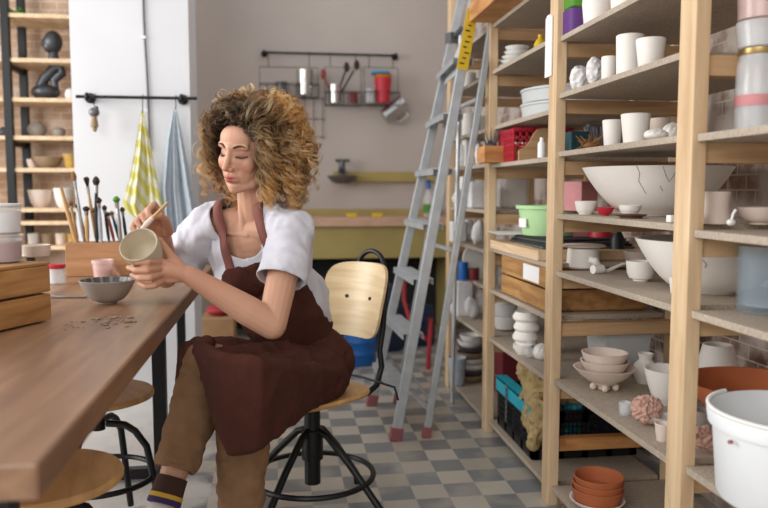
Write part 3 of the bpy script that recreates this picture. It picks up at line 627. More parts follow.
# --- shelf A
z = 1.42
item('wrapped_cup', 'white cup wrapped in crumpled plastic film, furthest on the upper shelf', 'cup', 580, z, 22, 27, blob(.006, 55, 3, 9, 1, .004, True), 'plaster_white', X=.985)
item('wrapped_cup', 'white cup wrapped in crumpled film, between the furthest wrapped one and the plain cups', 'cup', 595, z, 22, 30, blob(.006, 55, 5, 9, 1, .004, True), 'plaster_white', X=.985)
item('bisque_cup', 'short white cup beside the film wrapped cups', 'cup', 608.5, z, 15, 26, cupv, 'bisque', X=.985)
item('bisque_cup', 'tall white tumbler on the upper shelf, its ribbed side facing out', 'cup', 629, z, 27, 42, cupv, 'bisque', X=1.0)
item('bisque_cup', 'white tapered cup on the upper shelf right of the tall tumbler', 'cup', 650, z, 29, 30, cup, 'bisque', X=.985)
item('bisque_bowl', 'small white bowl behind the front post on the upper shelf', 'bowl', 670, z, 22, 17, bowl, 'bisque', X=1.1)
item('bisque_cup', 'low white cylinder cup at the back of the upper shelf right of the front post', 'cup', 716, z, 16, 13, cyl, 'bisque', X=1.2)
item('dark_tray', 'flat dark tray at the back of the upper shelf right of the front post', 'tray', 735, z, 30, 6, lambda R, h: MB().rbox((0, 0, h/2), (2*R, R*1.2, h), .02), 'dark_void', X=1.25)
# --- shelf B
z = 1.228
item('teal_box', 'dark teal box at the far end of the shelf with the two tapered cups', 'box', 576, z, 24, 22, lambda R, h: MB().rbox((0, 0, h/2), (1.6*R, 1.6*R, h), .006), 'dark_teal', X=1.06)
def twigs(R, h):
    g = MB(); rr = random.Random(4)
    for i in range(26):
        a = rr.uniform(0, 2*PI); l = rr.uniform(.5, 1)*R; g.tube([(0, 0, h*.12), (l*.5*math.cos(a), l*.5*math.sin(a)*.6, h*rr.uniform(.1, .6)), (l*math.cos(a+.4), l*math.sin(a+.4)*.6, h*rr.uniform(.05, 1))], [.006, .004, .0015], 5)
    g.ell((0, 0, h*.25), (R*.5, R*.4, h*.24)); return g
item('dried_plant', 'dried brown spiky plant lying on the shelf beside the teal box', 'plant', 590, z, 30, 17, twigs, 'bristle_tan', X=1.0)
item('bisque_cup', 'white tapered cup beside the dried plant', 'cup', 612, z, 20, 27, cup, 'bisque', X=1.0)
item('bisque_cup', 'larger white tapered cup in the middle of the shelf above the big bowl', 'cup', 635, z, 29, 30, cup, 'bisque', X=1.0)
item('bisque_cup', 'pinkish white cup behind the shells', 'cup', 659, z, 20, 28, cup, 'bisque_warm', X=1.12)
def shell(R, h):
    g = MB().ell((0, 0, h*.45), (R, R*.7, h*.45)); me = remesh(g, .004, 1)
    for v in me.vertices: a = math.atan2(v.co.y, v.co.x-R); v.co.z *= 1+.12*math.sin(a*26)
    me.transform(Matrix.Translation((0, 0, -min(v.co.z for v in me.vertices)))); return me
item('shell_dish', 'white ribbed shell dish leaning low at the shelf front', 'dish', 656, z, 26, 12, shell, 'bisque', X=.975)
item('shell_dish', 'white ribbed shell dish nearer the front post, behind the first shell', 'dish', 672, z, 22, 20, shell, 'bisque', X=1.06)
def feathers(R, h):
    g = MB(); rr = random.Random(2)
    for i in range(14):
        x = -R+2*R*i/13; g.tube([(x, rr.uniform(-.01, .01), h), (x+.004, 0, h*.6), (x+rr.uniform(-.01, .01), rr.uniform(-.02, .02), h*rr.uniform(0, .2))], [.012, .011, .005], 6)
    g.box((0, 0, h*1.02), (2*R, .03, .012)); return g
item('grey_fringe', 'grey shaggy cloth bundle standing behind the tapered cups', 'cloth', 604, z, 36, 30, feathers, 'grey_cloth', X=1.25)
item('dark_board', 'dark flat board lying on the shelf right of the front post', 'board', 722, z, 36, 5, lambda R, h: MB().rbox((0, 0, h/2), (R*1.6, R*1.6, h), .01), 'dark_void', X=1.18)
item('white_dish', 'flat white dish at the back right of the front post', 'dish', 727, z+.015, 28, 4, bowl, 'bisque', X=1.18)
# --- shelf C
z = 1.02
item('pink_box', 'pink cardboard box at the far end of the shelf with the big bowl', 'box', 579, z, 28, 29, lambda R, h: MB().rbox((0, 0, h/2), (1.6*R, 2*R, h), .004), 'pink_box', X=1.14, rz=.4)
bp_ = colx(655, 1.15, z); bb_ = thing('large_bowl', 'very large white cracked bowl in the middle of the rack', 'bowl', (1.15, bp_.y, z+.001)); prof = bowlP(.222, .148, .3, .012, .52)
link('body', MB().lathe(prof, seg=64).mesh('body'), 'bisque', bb_)
def on_bowl(a, t, R=.222, h=.148, foot=.3, pw=.52, off=.0012): r = R*(foot+(1-foot)*t**pw)+off; return (r*math.cos(a), r*math.sin(a), .004+(h-.004)*t)
def cracks(root, defs, R=.222, h=.148, foot=.3, pw=.52):
    for path in defs: MB().tube([on_bowl(a, t, R, h, foot, pw, .0005) for a, t in path], .0007, 5).build('crack', 'dull_metal', root)
cracks(bb_, [[(-2.3, 1), (-2.27, .85), (-2.3, .7), (-2.25, .55), (-2.22, .45)], [(-1.98, .98), (-1.93, .8), (-1.88, .68), (-1.83, .8), (-1.8, .95)], [(-2.0, .6), (-1.95, .5)]])
item('bisque_bowl', 'small white crinkled bowl in front of the pink box', 'bowl', 585.5, z, 22, 13, lambda R, h: bowlP(R, h, .6), 'bisque', X=.99, wob=.02)
item('red_dish', 'small glossy red dish beside the crinkled white bowl', 'dish', 605, z, 18, 8, bowl, 'red_plastic', X=1.0)
item('brown_saucer', 'brown saucer in front of the very large bowl', 'saucer', 631, z, 32, 3.5, lambda R, h: bowlP(R, h, .7), 'brown_glaze', X=.99)
item('white_dish', 'small white pleated dish standing on the brown saucer', 'dish', 630, z+.013, 22, 8, lambda R, h: bowlP(R, h, .75), 'bisque', X=.99, wob=.02)
item('clay_block', 'small white clay block on the shelf edge beside the front post', 'block', 674, z, 13, 7, lambda R, h: MB().rbox((0, 0, h/2), (2*R, 1.4*R, h), .003), 'bisque', X=.965)
pj = item('bisque_pitcher', 'pale waisted vase standing right of the front post beside a spoon', 'vase', 716, z, 27, 32, lambda R, h: [(R*1.05, 0), (R*1.08, .008), (R*.9, h*.3), (R*.84, h*.6), (R*.95, h), (R*.85, h), (R*.76, h*.6), (R*.8, .02), (.001, .012)], 'bisque_warm', X=1.02)
item('porcelain_spoon', 'small white glazed spoon beside the waisted vase', 'spoon', 731, z, 7, 10, lambda R, h: MB().ell((0, 0, R), (R*1.3, R, R)).tube([(0, 0, R), (.004, 0, h*1.2), (.01, 0, h*1.6)], .003, 6), 'white_glaze', X=.99)
item('bisque_bowl', 'pale bowl at the right edge of the photo beside the waisted vase', 'bowl', 760, z, 44, 17, bowl, 'bisque_warm', X=1.1)
# --- shelf D
z = .826
def lidded(R, h): return [(R*.9, 0), (R, .006), (R*.99, h*.5), (R*.96, h-.002), (R*.95, h)]
lp = item('lidded_pot', 'white crackled lidded pot at the far end of the shelf with spoons', 'pot', 583, z, 32, 20, lidded, 'bisque', py=268, wob=.012)
kk = zc_of(lp.location)/FPX; hl = 20*kk
lid = MB().lathe([(.02, 0), (21*kk, .004), (22*kk, .008), (20*kk, .012), (.01, .016), (.001, .016)], (0, 0, hl), 36).build('lid', 'bisque_warm', lp)
item('pink_box', 'dusty pink box behind the lidded pot', 'box', 580, z, 34, 34, lambda R, h: MB().rbox((0, 0, h/2), (1.6*R, 1.6*R, h), .004), 'pink_box', X=1.2)
item('red_canister', 'red canister standing behind the lidded pot', 'canister', 600, z, 24, 40, cyl, 'red_plastic', X=1.25)
bt = colx(617, 1.24, z); bo = thing('black_bottle', 'black bottle standing beside the red canister', 'bottle', (bt.x, bt.y, z+.001))
MB().lathe([(.024, 0), (.026, .006), (.026, .09), (.018, .11), (.012, .12), (.012, .13)], seg=24).build('body', 'black_plastic', bo); MB().cyl((0, 0, .13), (0, 0, .15), .015).build('cap', 'dark_void', bo)
def spoonset(R, h):
    g = MB()
    for i in range(9): pass
    g.tube([(-R, .01, h*.9), (-R*.75, 0, h*.8), (-R*.45, 0, h*.25), (-R*.1, 0, h*.05), (R*.3, 0, h*.3), (R*.7, 0, h*.55), (R, 0, h*.6)], [.012, .014, .010, .008, .006, .005, .004], 10); return remesh(g, .003, 2)
item('clay_spoon', 'curved white clay spoon lying beside the lidded pot', 'spoon', 609, z, 40, 14, spoonset, 'bisque', py=272)
item('clay_cylinder', 'short white clay roll lying in front of the curved spoon', 'clay', 598, z, 14, 9, lambda R, h: MB().cyl((-R*.8, 0, h/2), (R*.8, .01, h/2), h/2), 'bisque', py=274)
item('bisque_bowl', 'shallow white bowl behind the small cup, below the big cracked bowls', 'bowl', 628, z, 42, 14, bowl, 'bisque', py=261)
item('bisque_bowl', 'small bowl behind the shallow white bowl', 'bowl', 640, z, 34, 18, bowl, 'bisque_warm', X=1.24)
item('bisque_cup', 'small white footed cup at the front of the shelf with spoons', 'cup', 640.5, z, 29, 20, lambda R, h: [(R*.5, 0), (R*.52, h*.1), (R*.75, h*.14), (R*.92, h*.4), (R, h), (R*.92, h), (R*.84, h*.4), (.001, h*.2)], 'bisque', py=281)
b2 = thing('large_bowl', 'very large white conical bowl behind the front post, right of the footed cup', 'bowl', (1.15, 1.86, z+.001))
link('body', MB().lathe(bowlP(.2, .142, .36, .012, .55), seg=64).mesh('body'), 'bisque', b2)
cracks(b2, [[(-2.25, .7), (-2.2, .62), (-2.22, .55)], [(-1.4, .6), (-1.36, .5), (-1.4, .42)]], .2, .142, .36, .55)
item('white_dish', 'small white cup behind the lower edge of the front post', 'cup', 677, z, 16, 17, cup, 'bisque', py=294)
# --- shelf E
z = .451
item('clear_tray', 'large white plastic tub behind the stacked bowls', 'tub', 617, z, 96, 38, lambda R, h: MB().lathe([(R*.55, 0), (R*.6, .004), (R*.68, h*.9), (R*.74, h*.92), (R*.74, h), (R*.66, h), (R*.58, .01), (.001, .008)], seg=4, m=Matrix.Rotation(PI/4, 4, 'Z')), 'grey_plastic', X=1.22, smooth=False)
fb = item('footed_bowl', 'wide pinkish bowl on little round feet, lowest of the stacked bowls', 'bowl', 604, z+.022, 61, 16, lambda R, h: bowlP(R, h, .4, .006, .7), 'bisque_warm', py=383, group='stacked bowls')
k0 = zc_of(fb.location)/FPX
for i in range(5):
    a = i*2*PI/5+.6; MB().ell((30*k0*.38*math.cos(a), 30*k0*.38*math.sin(a), -.010), (.011, .011, .0125)).build('foot', 'bisque_warm', fb)
MB().lathe([(30*k0*.15, -.0215), (30*k0*.2, -.02), (30*k0*.25, .003)]).build('foot', 'bisque_warm', fb)
o = fb.location
for (dx, zz, R, hh, nm) in ((0, .022, 24*k0, .052, 'middle'), (0, .038, 23*k0, .064, 'topmost')):
    tag(link('stacked_bowl', MB().lathe(bowlP(R, hh, .5), seg=40, wob=.01).mesh('b'), 'bisque_warm', None, (o.x, o.y, o.z+zz)), 'pinkish clay bowl, '+nm+' of the stacked bowls with little feet', 'bowl', 'stacked bowls')
def jug(R, h): return [(R*.6, 0), (R, h*.3), (R*.95, h*.6), (R*.5, h*.8), (R*.65, h), (R*.5, h), (R*.4, h*.8), (.001, h*.5)]
item('clay_jug', 'small white jug behind the stacked bowls, left one', 'jug', 645, z, 24, 30, jug, 'bisque', py=383)
item('clay_jug', 'small white jug between the left jug and the front post', 'jug', 660, z, 20, 26, jug, 'bisque', X=1.22)
item('bisque_bowl', 'deep white bowl beside the front post near the pink clay lump', 'bowl', 667, z, 46, 36, lambda R, h: bowlP(R, h, .42, .006, .55), 'bisque', py=404)
item('clay_lump', 'rough lump of pink clay at the shelf front', 'clay', 645, z, 30, 27, blob(.012, 80, 11, 12, 1, .004, True), 'pink_clay', py=425)
item('glass_cup', 'tiny clear glass beside the pink clay lump', 'glass', 625, z, 13, 13, cupv, 'frosted', py=415)
item('clear_dish', 'small clear plastic dish beside the pink clay lump', 'dish', 664, z, 30, 12, bowl, 'frosted', py=428)
item('plastic_cup', 'small pale cup at the shelf edge beside the front post', 'cup', 663, z, 17, 18, cup, 'bisque_warm', py=441)
wt = item('white_board', 'white plastic tray under the large terracotta bowl', 'tray', 752, z, 100, 29, lambda R, h: MB().rbox((0, 0, h/2), (R*1.1, R*1.5, h), .01), 'white_plastic', X=1.2)
tb_ = tag(link('terracotta_bowl', MB().lathe(bowlP(.17, .082, .5, .008), seg=48).mesh('b'), 'terracotta', None, (wt.location.x, wt.location.y, z+29*zc_of(wt.location)/FPX+.002)), 'wide terracotta bowl at the right, behind the white bucket', 'bowl')
item('bisque_jug', 'large pale rounded jug behind the terracotta bowl', 'jug', 716, z, 40, 52, lambda R, h: [(R*.5, 0), (R*.9, h*.3), (R, h*.6), (R*.8, h*.85), (R*.7, h), (R*.6, h), (R*.7, h*.85), (.001, h*.4)], 'bisque', X=1.36)
# --- shelf F
z = .073
tp = onz(597, 506, z)
kz = zc_of(tp)/FPX
tag(link('white_saucer', MB().lathe(bowlP(27*kz, .026, .6), seg=36).mesh('b'), 'bisque', None, (tp.x, tp.y, z+.001)), 'white dish under the stacked terracotta pots', 'dish', 'terracotta pots on the bottom shelf')
for i, (R, zz) in enumerate(((25.5, .012), (25, .032), (24.5, .052))):
    tag(link('terracotta_pot', MB().lathe(cupP(R*kz, R*kz*.85, .052, .005), seg=36).mesh('b'), 'terracotta', None, (tp.x+.002*i, tp.y, z+zz)), 'small terracotta pot, '+('lowest', 'middle', 'topmost')[i]+' of the stack on the bottom shelf', 'pot', 'terracotta pots on the bottom shelf')
# --- right foreground, bay 0
z = .46
bc = Vector((1.052, 1.37, z+.001)); R, h = .172, .184
bk = thing('white_bucket', 'large white plastic bucket at the lower right corner', 'bucket', bc)
MB().lathe([(R*.86, 0), (R*.88, .006), (R*.95, h*.82), (R*1.0, h*.83), (R*1.02, h*.97), (R*1.0, h), (R*.97, h), (R*.93, h*.8), (R*.85, .01), (.001, .008)], seg=64).build('body', 'white_plastic', bk)
hd_ = MB()
for i in range(70):
    a = PI*.62+i*.03; hd_.ell((R*1.0*math.cos(a), R*1.0*math.sin(a), h+.004), (.005, .005, .005), None, 8, 6)
hd_.build('rim_beading', 'white_glaze', bk)
MB().cyl((-R*.97, -.03, h*.76), (-R*1.01, -.032, h*.76), .004).build('handle_rivet', 'rubber_pink', bk)
item('small_bowl', 'small grey bowl on the shelf between the front post and the bucket', 'bowl', 703, z, 22, 22, bowl, 'grey_clay', py=432)
item('clay_lump', 'broken pink clay pieces between the front post and the bucket', 'clay', 702, z, 24, 22, blob(.012, 80, 17, 9, 1, .004, True), 'pink_clay', py=450)
z = .826
gl = colx(762, 1.0, z); gl = onz(770, 312, z)
gv = thing('glass_vase', 'blue grey glass cylinder vase at the right edge', 'vase', (gl.x, gl.y, z+.001)); kz = zc_of(gl)/FPX; Rg, hg = 32*kz, 66*kz
MB().lathe([(Rg*.97, 0), (Rg, .004), (Rg, hg), (Rg-.004, hg), (Rg-.004, .016), (.001, .014)], seg=48).build('body', 'blue_glass', gv)
MB().ell((0, 0, .016), (Rg*.8, Rg*.8, .006)).build('base', 'blue_towel', gv)
z = 1.225
sc = colx(757, 1.06, z); kz = zc_of(sc)/FPX
jr = thing('plastic_jar', 'clear plastic jar with a red band, lowest of the stack at the right edge', 'jar', (sc.x, sc.y, z+.001)); Rj = 22*kz
MB().lathe([(Rj*.95, 0), (Rj, .004), (Rj, 66*kz), (Rj*.9, 72*kz), (Rj*.9, 76*kz), (Rj*.9-.003, 76*kz), (Rj-.003, 64*kz), (Rj-.003, .004), (.001, .004)], seg=40).build('body', 'frosted', jr)
MB().lathe([(Rj*1.005, 26*kz), (Rj*1.01, 27*kz), (Rj*1.01, 36*kz), (Rj*1.005, 37*kz)], seg=40).build('band', 'pink_box', jr)
MB().lathe([(Rj*.9, 76*kz), (Rj*.92, 77*kz), (Rj*.92, 82*kz), (.001, 82*kz)], seg=40).build('lid', 'brass', jr)
tl = tag(MB().lathe(cupP(24*kz, 21*kz, 26*kz, .003), seg=40).build('plastic_tub', 'frosted', loc=(sc.x, sc.y, z+83*kz)), 'clear plastic tub, middle of the stack at the right edge', 'tub')
bj = tag(MB().lathe(cupP(24*kz, 22*kz, 44*kz, .004), seg=40).build('plastic_beaker', 'pink_cup', loc=(sc.x, sc.y, z+83*kz+27*kz)), 'tall pinkish clear beaker at the top of the stack at the right edge', 'beaker')
item('dark_jar', 'small dark jar beside the plastic jar', 'jar', 742, z, 12, 20, cyl, 'dull_metal', X=1.15)
# --- bay 2
z = 1.62
pl_ = place(514, z, X=1.03); kz = zc_of(pl_)/FPX
for i in range(5):
    R = (17, 16, 14, 13, 12)[i]*kz
    tag(link('white_plate', MB().lathe(bowlP(R, .022, .6, .004), seg=32).mesh('p'), 'white_glaze', None, (pl_.x+.004*(i % 2), pl_.y-.01*i, z+.001+.019*i)), ('lowest', 'second', 'middle', 'fourth', 'topmost')[i]+' white plate of the leaning stack on the upper far shelf', 'plate', 'white plates on the upper far shelf')
item('yellow_gourd', 'small yellow gourd shaped pot beside the plate stack', 'pot', 540, z, 13, 15, lambda R, h: [(R*.6, 0), (R, h*.3), (R*.7, h*.6), (R*.3, h*.8), (R*.35, h)], 'yellow', X=.97)
z = 1.215
td = thing('wooden_tray', 'shallow wooden tray sticking out of the rack into the aisle', 'tray', (.93, 3.14, z+.001))
MB().bb((-.075, -.06, 0), (-.065, .06, .07)).bb((-.065, -.06, 0), (.07, -.05, .07)).bb((-.065, .05, 0), (.07, .06, .07)).bb((-.065, -.05, 0), (.07, .05, .008)).bb((.06, -.05, .008), (.07, .05, .07)).build('tray', 'orange_pine', td, bevel=.002)
item('black_tangle', 'tangled black and grey wire bundle lying in the shallow wooden tray', 'bundle', 491, z+.01, 19, 32, lambda R, h: twigs(R, h*1.1), 'dull_metal', X=.90)
rb = colx(522, 1.15, z); rb.z += .012
bkst = thing('red_basket', 'red plastic basket with square holes', 'basket', (1.065, 3.05, z+.002)); w_, d_, h_ = .25, .2, .13
for (x, y, dx, dy) in ((0, -d_/2, w_, .004), (0, d_/2, w_, .004), (-w_/2, 0, .004, d_), (w_/2, 0, .004, d_)):
    g = MB(); Ln = dx if dx > .01 else dy; nn = 9
    for i in range(nn+1):
        s = -Ln/2+Ln*i/nn; g.box((x+(s if dx > .01 else 0), y+(0 if dx > .01 else s), h_/2), (.007 if dx > .01 else .004, .004 if dx > .01 else .007, h_))
    for k in range(5): g.box((x, y, .006+k*(h_-.012)/4), (max(dx, .004), max(dy, .004), .009))
    g.build('side_panel', 'red_plastic', bkst, smooth=False)
MB().box((0, 0, .004), (w_, d_, .006)).build('bottom', 'red_plastic', bkst, smooth=False); MB().tube([(-w_/2, -d_/2, h_), (w_/2, -d_/2, h_), (w_/2, d_/2, h_), (-w_/2, d_/2, h_)], .006, 8, True).build('rim', 'red_plastic', bkst)
cpt = [ony(a_, b_, 2.9) for a_, b_ in ((519, 151), (524, 148), (530, 142), (534, 134), (538, 129.5), (543, 128), (562, 128))]; cpt = [Vector((cpt[0].x, 2.9, z))]+cpt+[Vector((cpt[-1].x, 2.9, z))]
g = MB(); nn = len(cpt); g.add([p_-Vector((1, 2.9, z)) for p_ in cpt]+[p_-Vector((1, 2.888, z)) for p_ in cpt], [tuple(range(nn)), tuple(range(2*nn-1, nn-1, -1))]+[(k, (k+1) % nn, nn+(k+1) % nn, nn+k) for k in range(nn)])
tag(g.build('curved_board', 'pine_x', loc=(1, 2.9, z+.001), smooth=False), 'wooden board with a curved top edge standing in front of the red basket', 'board')
item('white_bottle', 'small white bottle at the shelf front beside the curved board', 'bottle', 541.5, z, 8, 20, lambda R, h: [(R, 0), (R, h*.7), (R*.5, h*.85), (R*.5, h)], 'white_glaze', X=.935)
# big round tubs on a plank higher in bay 2
z = 1.38
rel_pl = MB().bb((XF+.02, FY[2]+PD+.002, z-.017), (XB-.04, FY[3]-.002, z)).build('shelf_board', 'chipboard', rk, bevel=.0015); rel_pl.location = -rk.location
tbp = Vector((1.165, 2.87, z+.001))
for i, nm in ((0, 'lower'), (1, 'upper')):
    tag(link('round_tub', MB().lathe([(.2, 0), (.205, .004), (.21, .045), (.215, .047), (.215, .055), (.2, .055), (.19, .01), (.001, .01)], seg=56).mesh('t'), 'grey_plastic', None, tbp+Vector((0, 0, .057*i))), nm+' of the two wide round grey tubs above the red basket', 'tub', 'round tubs above the red basket')
z = .845
bd2 = tag(MB().bb((-.02, -.30, 0), (.44, .32, .036)).build('wooden_board', 'pine_y', loc=(.935, 2.87, z+.001), bevel=.002), 'pale wooden board lying on the shelf under the dark mats', 'board')
for i in range(4):
    tag(MB().rbox((0, 0, .004), (.36-.02*i, .46-.03*i, .008), .01, .05*i-.05).build('dark_mat', 'dark_void' if i % 2 else 'dull_metal', loc=(1.14, 2.85, z+.038+.0085*i), smooth=False), ('lowest', 'second', 'third', 'topmost')[i]+' dark mat of the pile under the green tub', 'mat', 'dark mats under the green tub')
pw_ = MB(); pw_.add([(-.1, -.12, 0), (.14, -.12, 0), (.14, .1, 0), (-.08, .12, -.0), (-.1, -.12, .002), (.14, -.12, .002), (.14, .1, .002), (-.08, .12, .002)], [(0, 3, 2, 1), (4, 5, 6, 7), (0, 1, 5, 4), (1, 2, 6, 5), (2, 3, 7, 6), (3, 0, 4, 7)])
tag(pw_.build('paper_sheet', 'paper', loc=(.985, 3.08, z+.073), smooth=False), 'loose white paper sheet sticking out over the dark mats', 'paper')
gt = colx(536, 1.1, z); 
g_ = thing('green_tub', 'pale green plastic tub with a rolled rim on the dark mats', 'tub', (1.08, 2.90, z+.074)); 
MB().lathe([(.105, 0), (.108, .004), (.125, .105), (.135, .106), (.137, .12), (.12, .12), (.102, .008), (.001, .006)], seg=40).build('body', 'green_plastic', g_)
MB().box((-.119, -.02, .05), (.004, .06, .035), .15).build('label', 'paper', g_, smooth=False)
item('white_tub', 'square white tub behind the far post above the green tub', 'tub', 512, 1.01, 26, 34, lambda R, h: MB().rbox((0, 0, h/2), (2*R, 2*R, h), .02), 'bisque', X=1.2, dz=.0)
z = .66
cr = thing('slatted_crate', 'pine crate with a white label standing on the middle far shelf', 'crate', (1.13, 2.82, z+.001))
for k in range(2):
    zz = .005+k*.083
    for (lo, hi) in (((-.19, -.27, zz), (-.178, .27, zz+.075)), ((.178, -.27, zz), (.19, .27, zz+.075)), ((-.178, -.27, zz), (.178, -.258, zz+.075)), ((-.178, .258, zz), (.178, .27, zz+.075))):
        MB().bb(lo, hi).build('slat', 'crate_wood', cr, bevel=.002)
MB().bb((-.178, -.258, 0), (.178, .258, .008)).build('bottom', 'crate_wood', cr, bevel=.001)
for sx in (-1, 1):
    for s2 in (-1, 1): MB().box((sx*.165, s2*.245, .08), (.025, .025, .155)).build('corner_post', 'crate_wood', cr)
lb = MB().bb((-.1915, -.2, .095), (-.1902, -.02, .155)).build('paper_label', 'paper', cr, smooth=False); lb['label'] = 'blank white paper label'
def stack(px, z, X, w, n, hp, label, grp, m='white_glaze', prof=None, name='white_bowl', cat='bowl'):
    p = colx(px, X, z); k = zc_of(p)/FPX; me = MB().lathe((prof or (lambda R, h: [(R*.7, 0), (R*.75, h*.1), (R, h*.8), (R, h), (R*.93, h), (R*.7, h*.3), (.001, h*.25)]))(w*k/2, hp*k), seg=28).mesh(name); o = None
    names = {1: ['single'], 2: ['lower', 'upper'], 3: ['lowest', 'middle', 'topmost'], 4: ['lowest', 'second', 'third', 'topmost'], 5: ['lowest', 'second', 'middle', 'fourth', 'topmost'], 6: ['lowest', 'second', 'third', 'fourth', 'fifth', 'topmost']}[n]
    for i in range(n):
        if o is None: o = link(name, me, m, None, (p.x, p.y, z+.001))
        else: o = o.copy(); C.objects.link(o); o.location = (p.x+random.uniform(-.003, .003), p.y, z+.001+i*hp*k*.96)
        tag(o, names[i]+' '+label, cat, grp)
z = .66
stack(497, z, .99, 22, 3, 11, 'white bowl of the stack between the far post and the pine crate', 'white bowls beside the pine crate')
z = .44
stack(505, z, 1.06, 26, 3, 13, 'deep white bowl of the stack just right of the far post', 'deep white bowls by the far post')
stack(526, z, .99, 26, 4, 10.5, 'round white pot of the pile under the pine crate', 'round white pots under the crate', 'bisque', lambda R, h: [(R*.75, 0), (R, h*.35), (R, h*.6), (R*.8, h), (R*.7, h), (.001, h*.6)], 'white_pot', 'pot')
item('bisque_cup', 'small white bowl upside down under the pine crate', 'bowl', 523, z, 20, 10, lambda R, h: bowlP(R, h, .6), 'bisque', X=.965)
item('bisque_dish', 'pointed white dish leaning beside the middle post', 'dish', 541, z, 16, 17, shell, 'bisque', X=1.0)
item('frosted_sheet', 'crumpled clear plastic bag on the shelf under the small bowls', 'bag', 536, z, 26, 9, blob(.01, 40, 8), 'frosted', X=.99)
z = .06
item('frying_pan', 'black pan lying behind the far post on the lower shelf', 'pan', 512, z+.215, 34, 9, bowl, 'black_plastic', X=1.2)
item('storage_box', 'dark red box behind the far post on the bottom shelf', 'box', 512, z, 32, 55, lambda R, h: MB().rbox((0, 0, h/2), (2*R, 2*R, h), .01), 'dark_red', X=1.18)
item('yellow_tin', 'yellow and brown tin behind the far post above the black pan', 'tin', 503, z+.255, 16, 14, cyl, 'orange', X=1.14)
# black crate with teal band, khaki cloth
kz = thing('black_crate', 'large black plastic crate with a bright teal rim on the floor of the rack', 'crate', (1.165, 2.93, .062)); cw, cdp, chh = .42, .46, .205
def lattice(x, y, dx, dy):
    g = MB(); Ln = max(dx, dy); ax = dx > dy
    def bx(s, zz, l, hh): g.box((x+(s if ax else 0), y+(0 if ax else s), zz), (l if ax else .008, .008 if ax else l, hh))
    bx(0, .02, Ln, .04); bx(0, chh-.04, Ln, .05)
    for i in range(5): bx(-Ln/2+.012+(Ln-.024)*i/4, chh/2, .024, chh)
    for i in range(25): bx(-Ln/2+Ln*(i+.5)/25, chh/2, .004, chh*.8)
    for k in range(6): bx(0, .05+k*.025, Ln, .004)
    return g
for a in ((0, -cdp/2, cw, 0), (0, cdp/2, cw, 0), (-cw/2, 0, 0, cdp), (cw/2, 0, 0, cdp)): lattice(*a).build('side_panel', 'black_plastic', kz, smooth=False)
MB().box((0, 0, .004), (cw, cdp, .008)).build('bottom', 'black_plastic', kz, smooth=False)
MB().bb((-cw/2-.012, -cdp/2-.006, chh-.05), (-cw/2-.0045, cdp/2+.006, chh+.012)).bb((-cw/2-.012, -cdp/2-.012, chh), (-cw/2+.04, cdp/2+.012, chh+.012)).build('teal_rim', 'teal_plastic', kz, bevel=.003)
g = MB()
for i in range(7): a = Vector((-cw/2-.018, .06, chh-.0-i*.022)); g.tube([a+Vector((0, .009*math.cos(t), .013*math.sin(t))) for t in [k*PI/4 for k in range(8)]], .0025, 5, True)
g.build('chain', 'dull_metal', kz)
rr = random.Random(5)
for i, (m, dx, dy, s, lab) in enumerate((('teal_plastic', -.02, -.12, .06, 'teal crumpled bag in the black crate under the khaki cloth'), ('navy', .08, -.14, .07, 'navy cloth bundle in the black crate'), ('dark_void', -.06, .1, .08, 'dark bundle at the back of the black crate'), ('grey_plastic', .12, -.02, .06, 'grey bundle in the black crate'))):
    tag(link('cloth_bundle', blob(.014, 28, i+20, 8, 1, .006, True)(s*1.5, .25), m, None, (1.165+dx, 2.93+dy, .072)), lab, 'bundle', 'bundles in the black crate')
kc = MB(); P = lambda x, y, zz: (x, y, zz)
kc.chain([(1.02, 3.02, .37), (.99, 2.90, .385), (1.0, 2.78, .37)], [.07, .08, .07]).chain([(1.0, 2.9, .37), (.955, 2.82, .31), (.93, 2.76, .23), (.925, 2.73, .15)], [.07, .06, .045, .03]).chain([(1.0, 2.8, .34), (1.12, 2.76, .35), (1.25, 2.78, .35)], [.05, .05, .045]).chain([(.93, 2.7, .30), (.91, 2.68, .2)], [.04, .03])
tag(link('khaki_cloth', shift(crumple(crumple(remesh(kc, .005, 4), .022, 14, 3, True), .012, 34, 5, True), (-.045, .03, .02)), 'khaki_cloth'), 'crumpled khaki canvas cloth draped over the black crate', 'cloth')
# paper hanging on the middle post
tag(MB().box((0, 0, 0), (.004, .06, .2)).box((0, 0, .1), (.008, .03, .01)).build('paper_strip', 'paper', loc=(XF-.004, 2.485, onx(548, 48, XF).z), smooth=False), 'white paper strip pinned to the middle post', 'paper')
# --- bay 3 and bits seen behind the ladder
wr = random.Random(9)
def bay3(z, items, grp):
    for i, (px, w, h, kind, lab) in enumerate(items):
        fn = {'w': blob(.006, 35, i+30+int(z*10), 5, 1, .008), 'c': cyl, 'b': lambda R, hh: MB().rbox((0, 0, hh/2), (2*R, 2*R, hh), .01), 'u': cup}[kind]
        item({'w': 'wrapped_pot', 'c': 'white_jar', 'b': 'white_box', 'u': 'white_cup'}[kind], lab, {'w': 'pot', 'c': 'jar', 'b': 'box', 'u': 'cup'}[kind], px, z, w, h, fn, 'bisque' if kind in 'cu' else 'plaster_white', X=.99+.09*(i % 2), group=grp)
bay3(1.62, [(468, 16, 17, 'c', 'white jar on the highest shelf behind the ladder, left'), (479, 12, 12, 'u', 'white cup on the highest shelf behind the ladder, next to the post')], 'pots on the highest far shelf')
bay3(1.38, [(470, 16, 22, 'c', 'white round jar above the wrapped pots behind the ladder'), (482, 14, 20, 'c', 'white jar close to the far post above the wrapped pots')], 'jars on the upper far shelf')
rel_pl = MB().bb((XF+.02, FY[3]+PD+.002, 1.38-.017), (XB-.04, 3.998, 1.38)).build('shelf_board', 'chipboard', rk, bevel=.0015); rel_pl.location = -rk.location
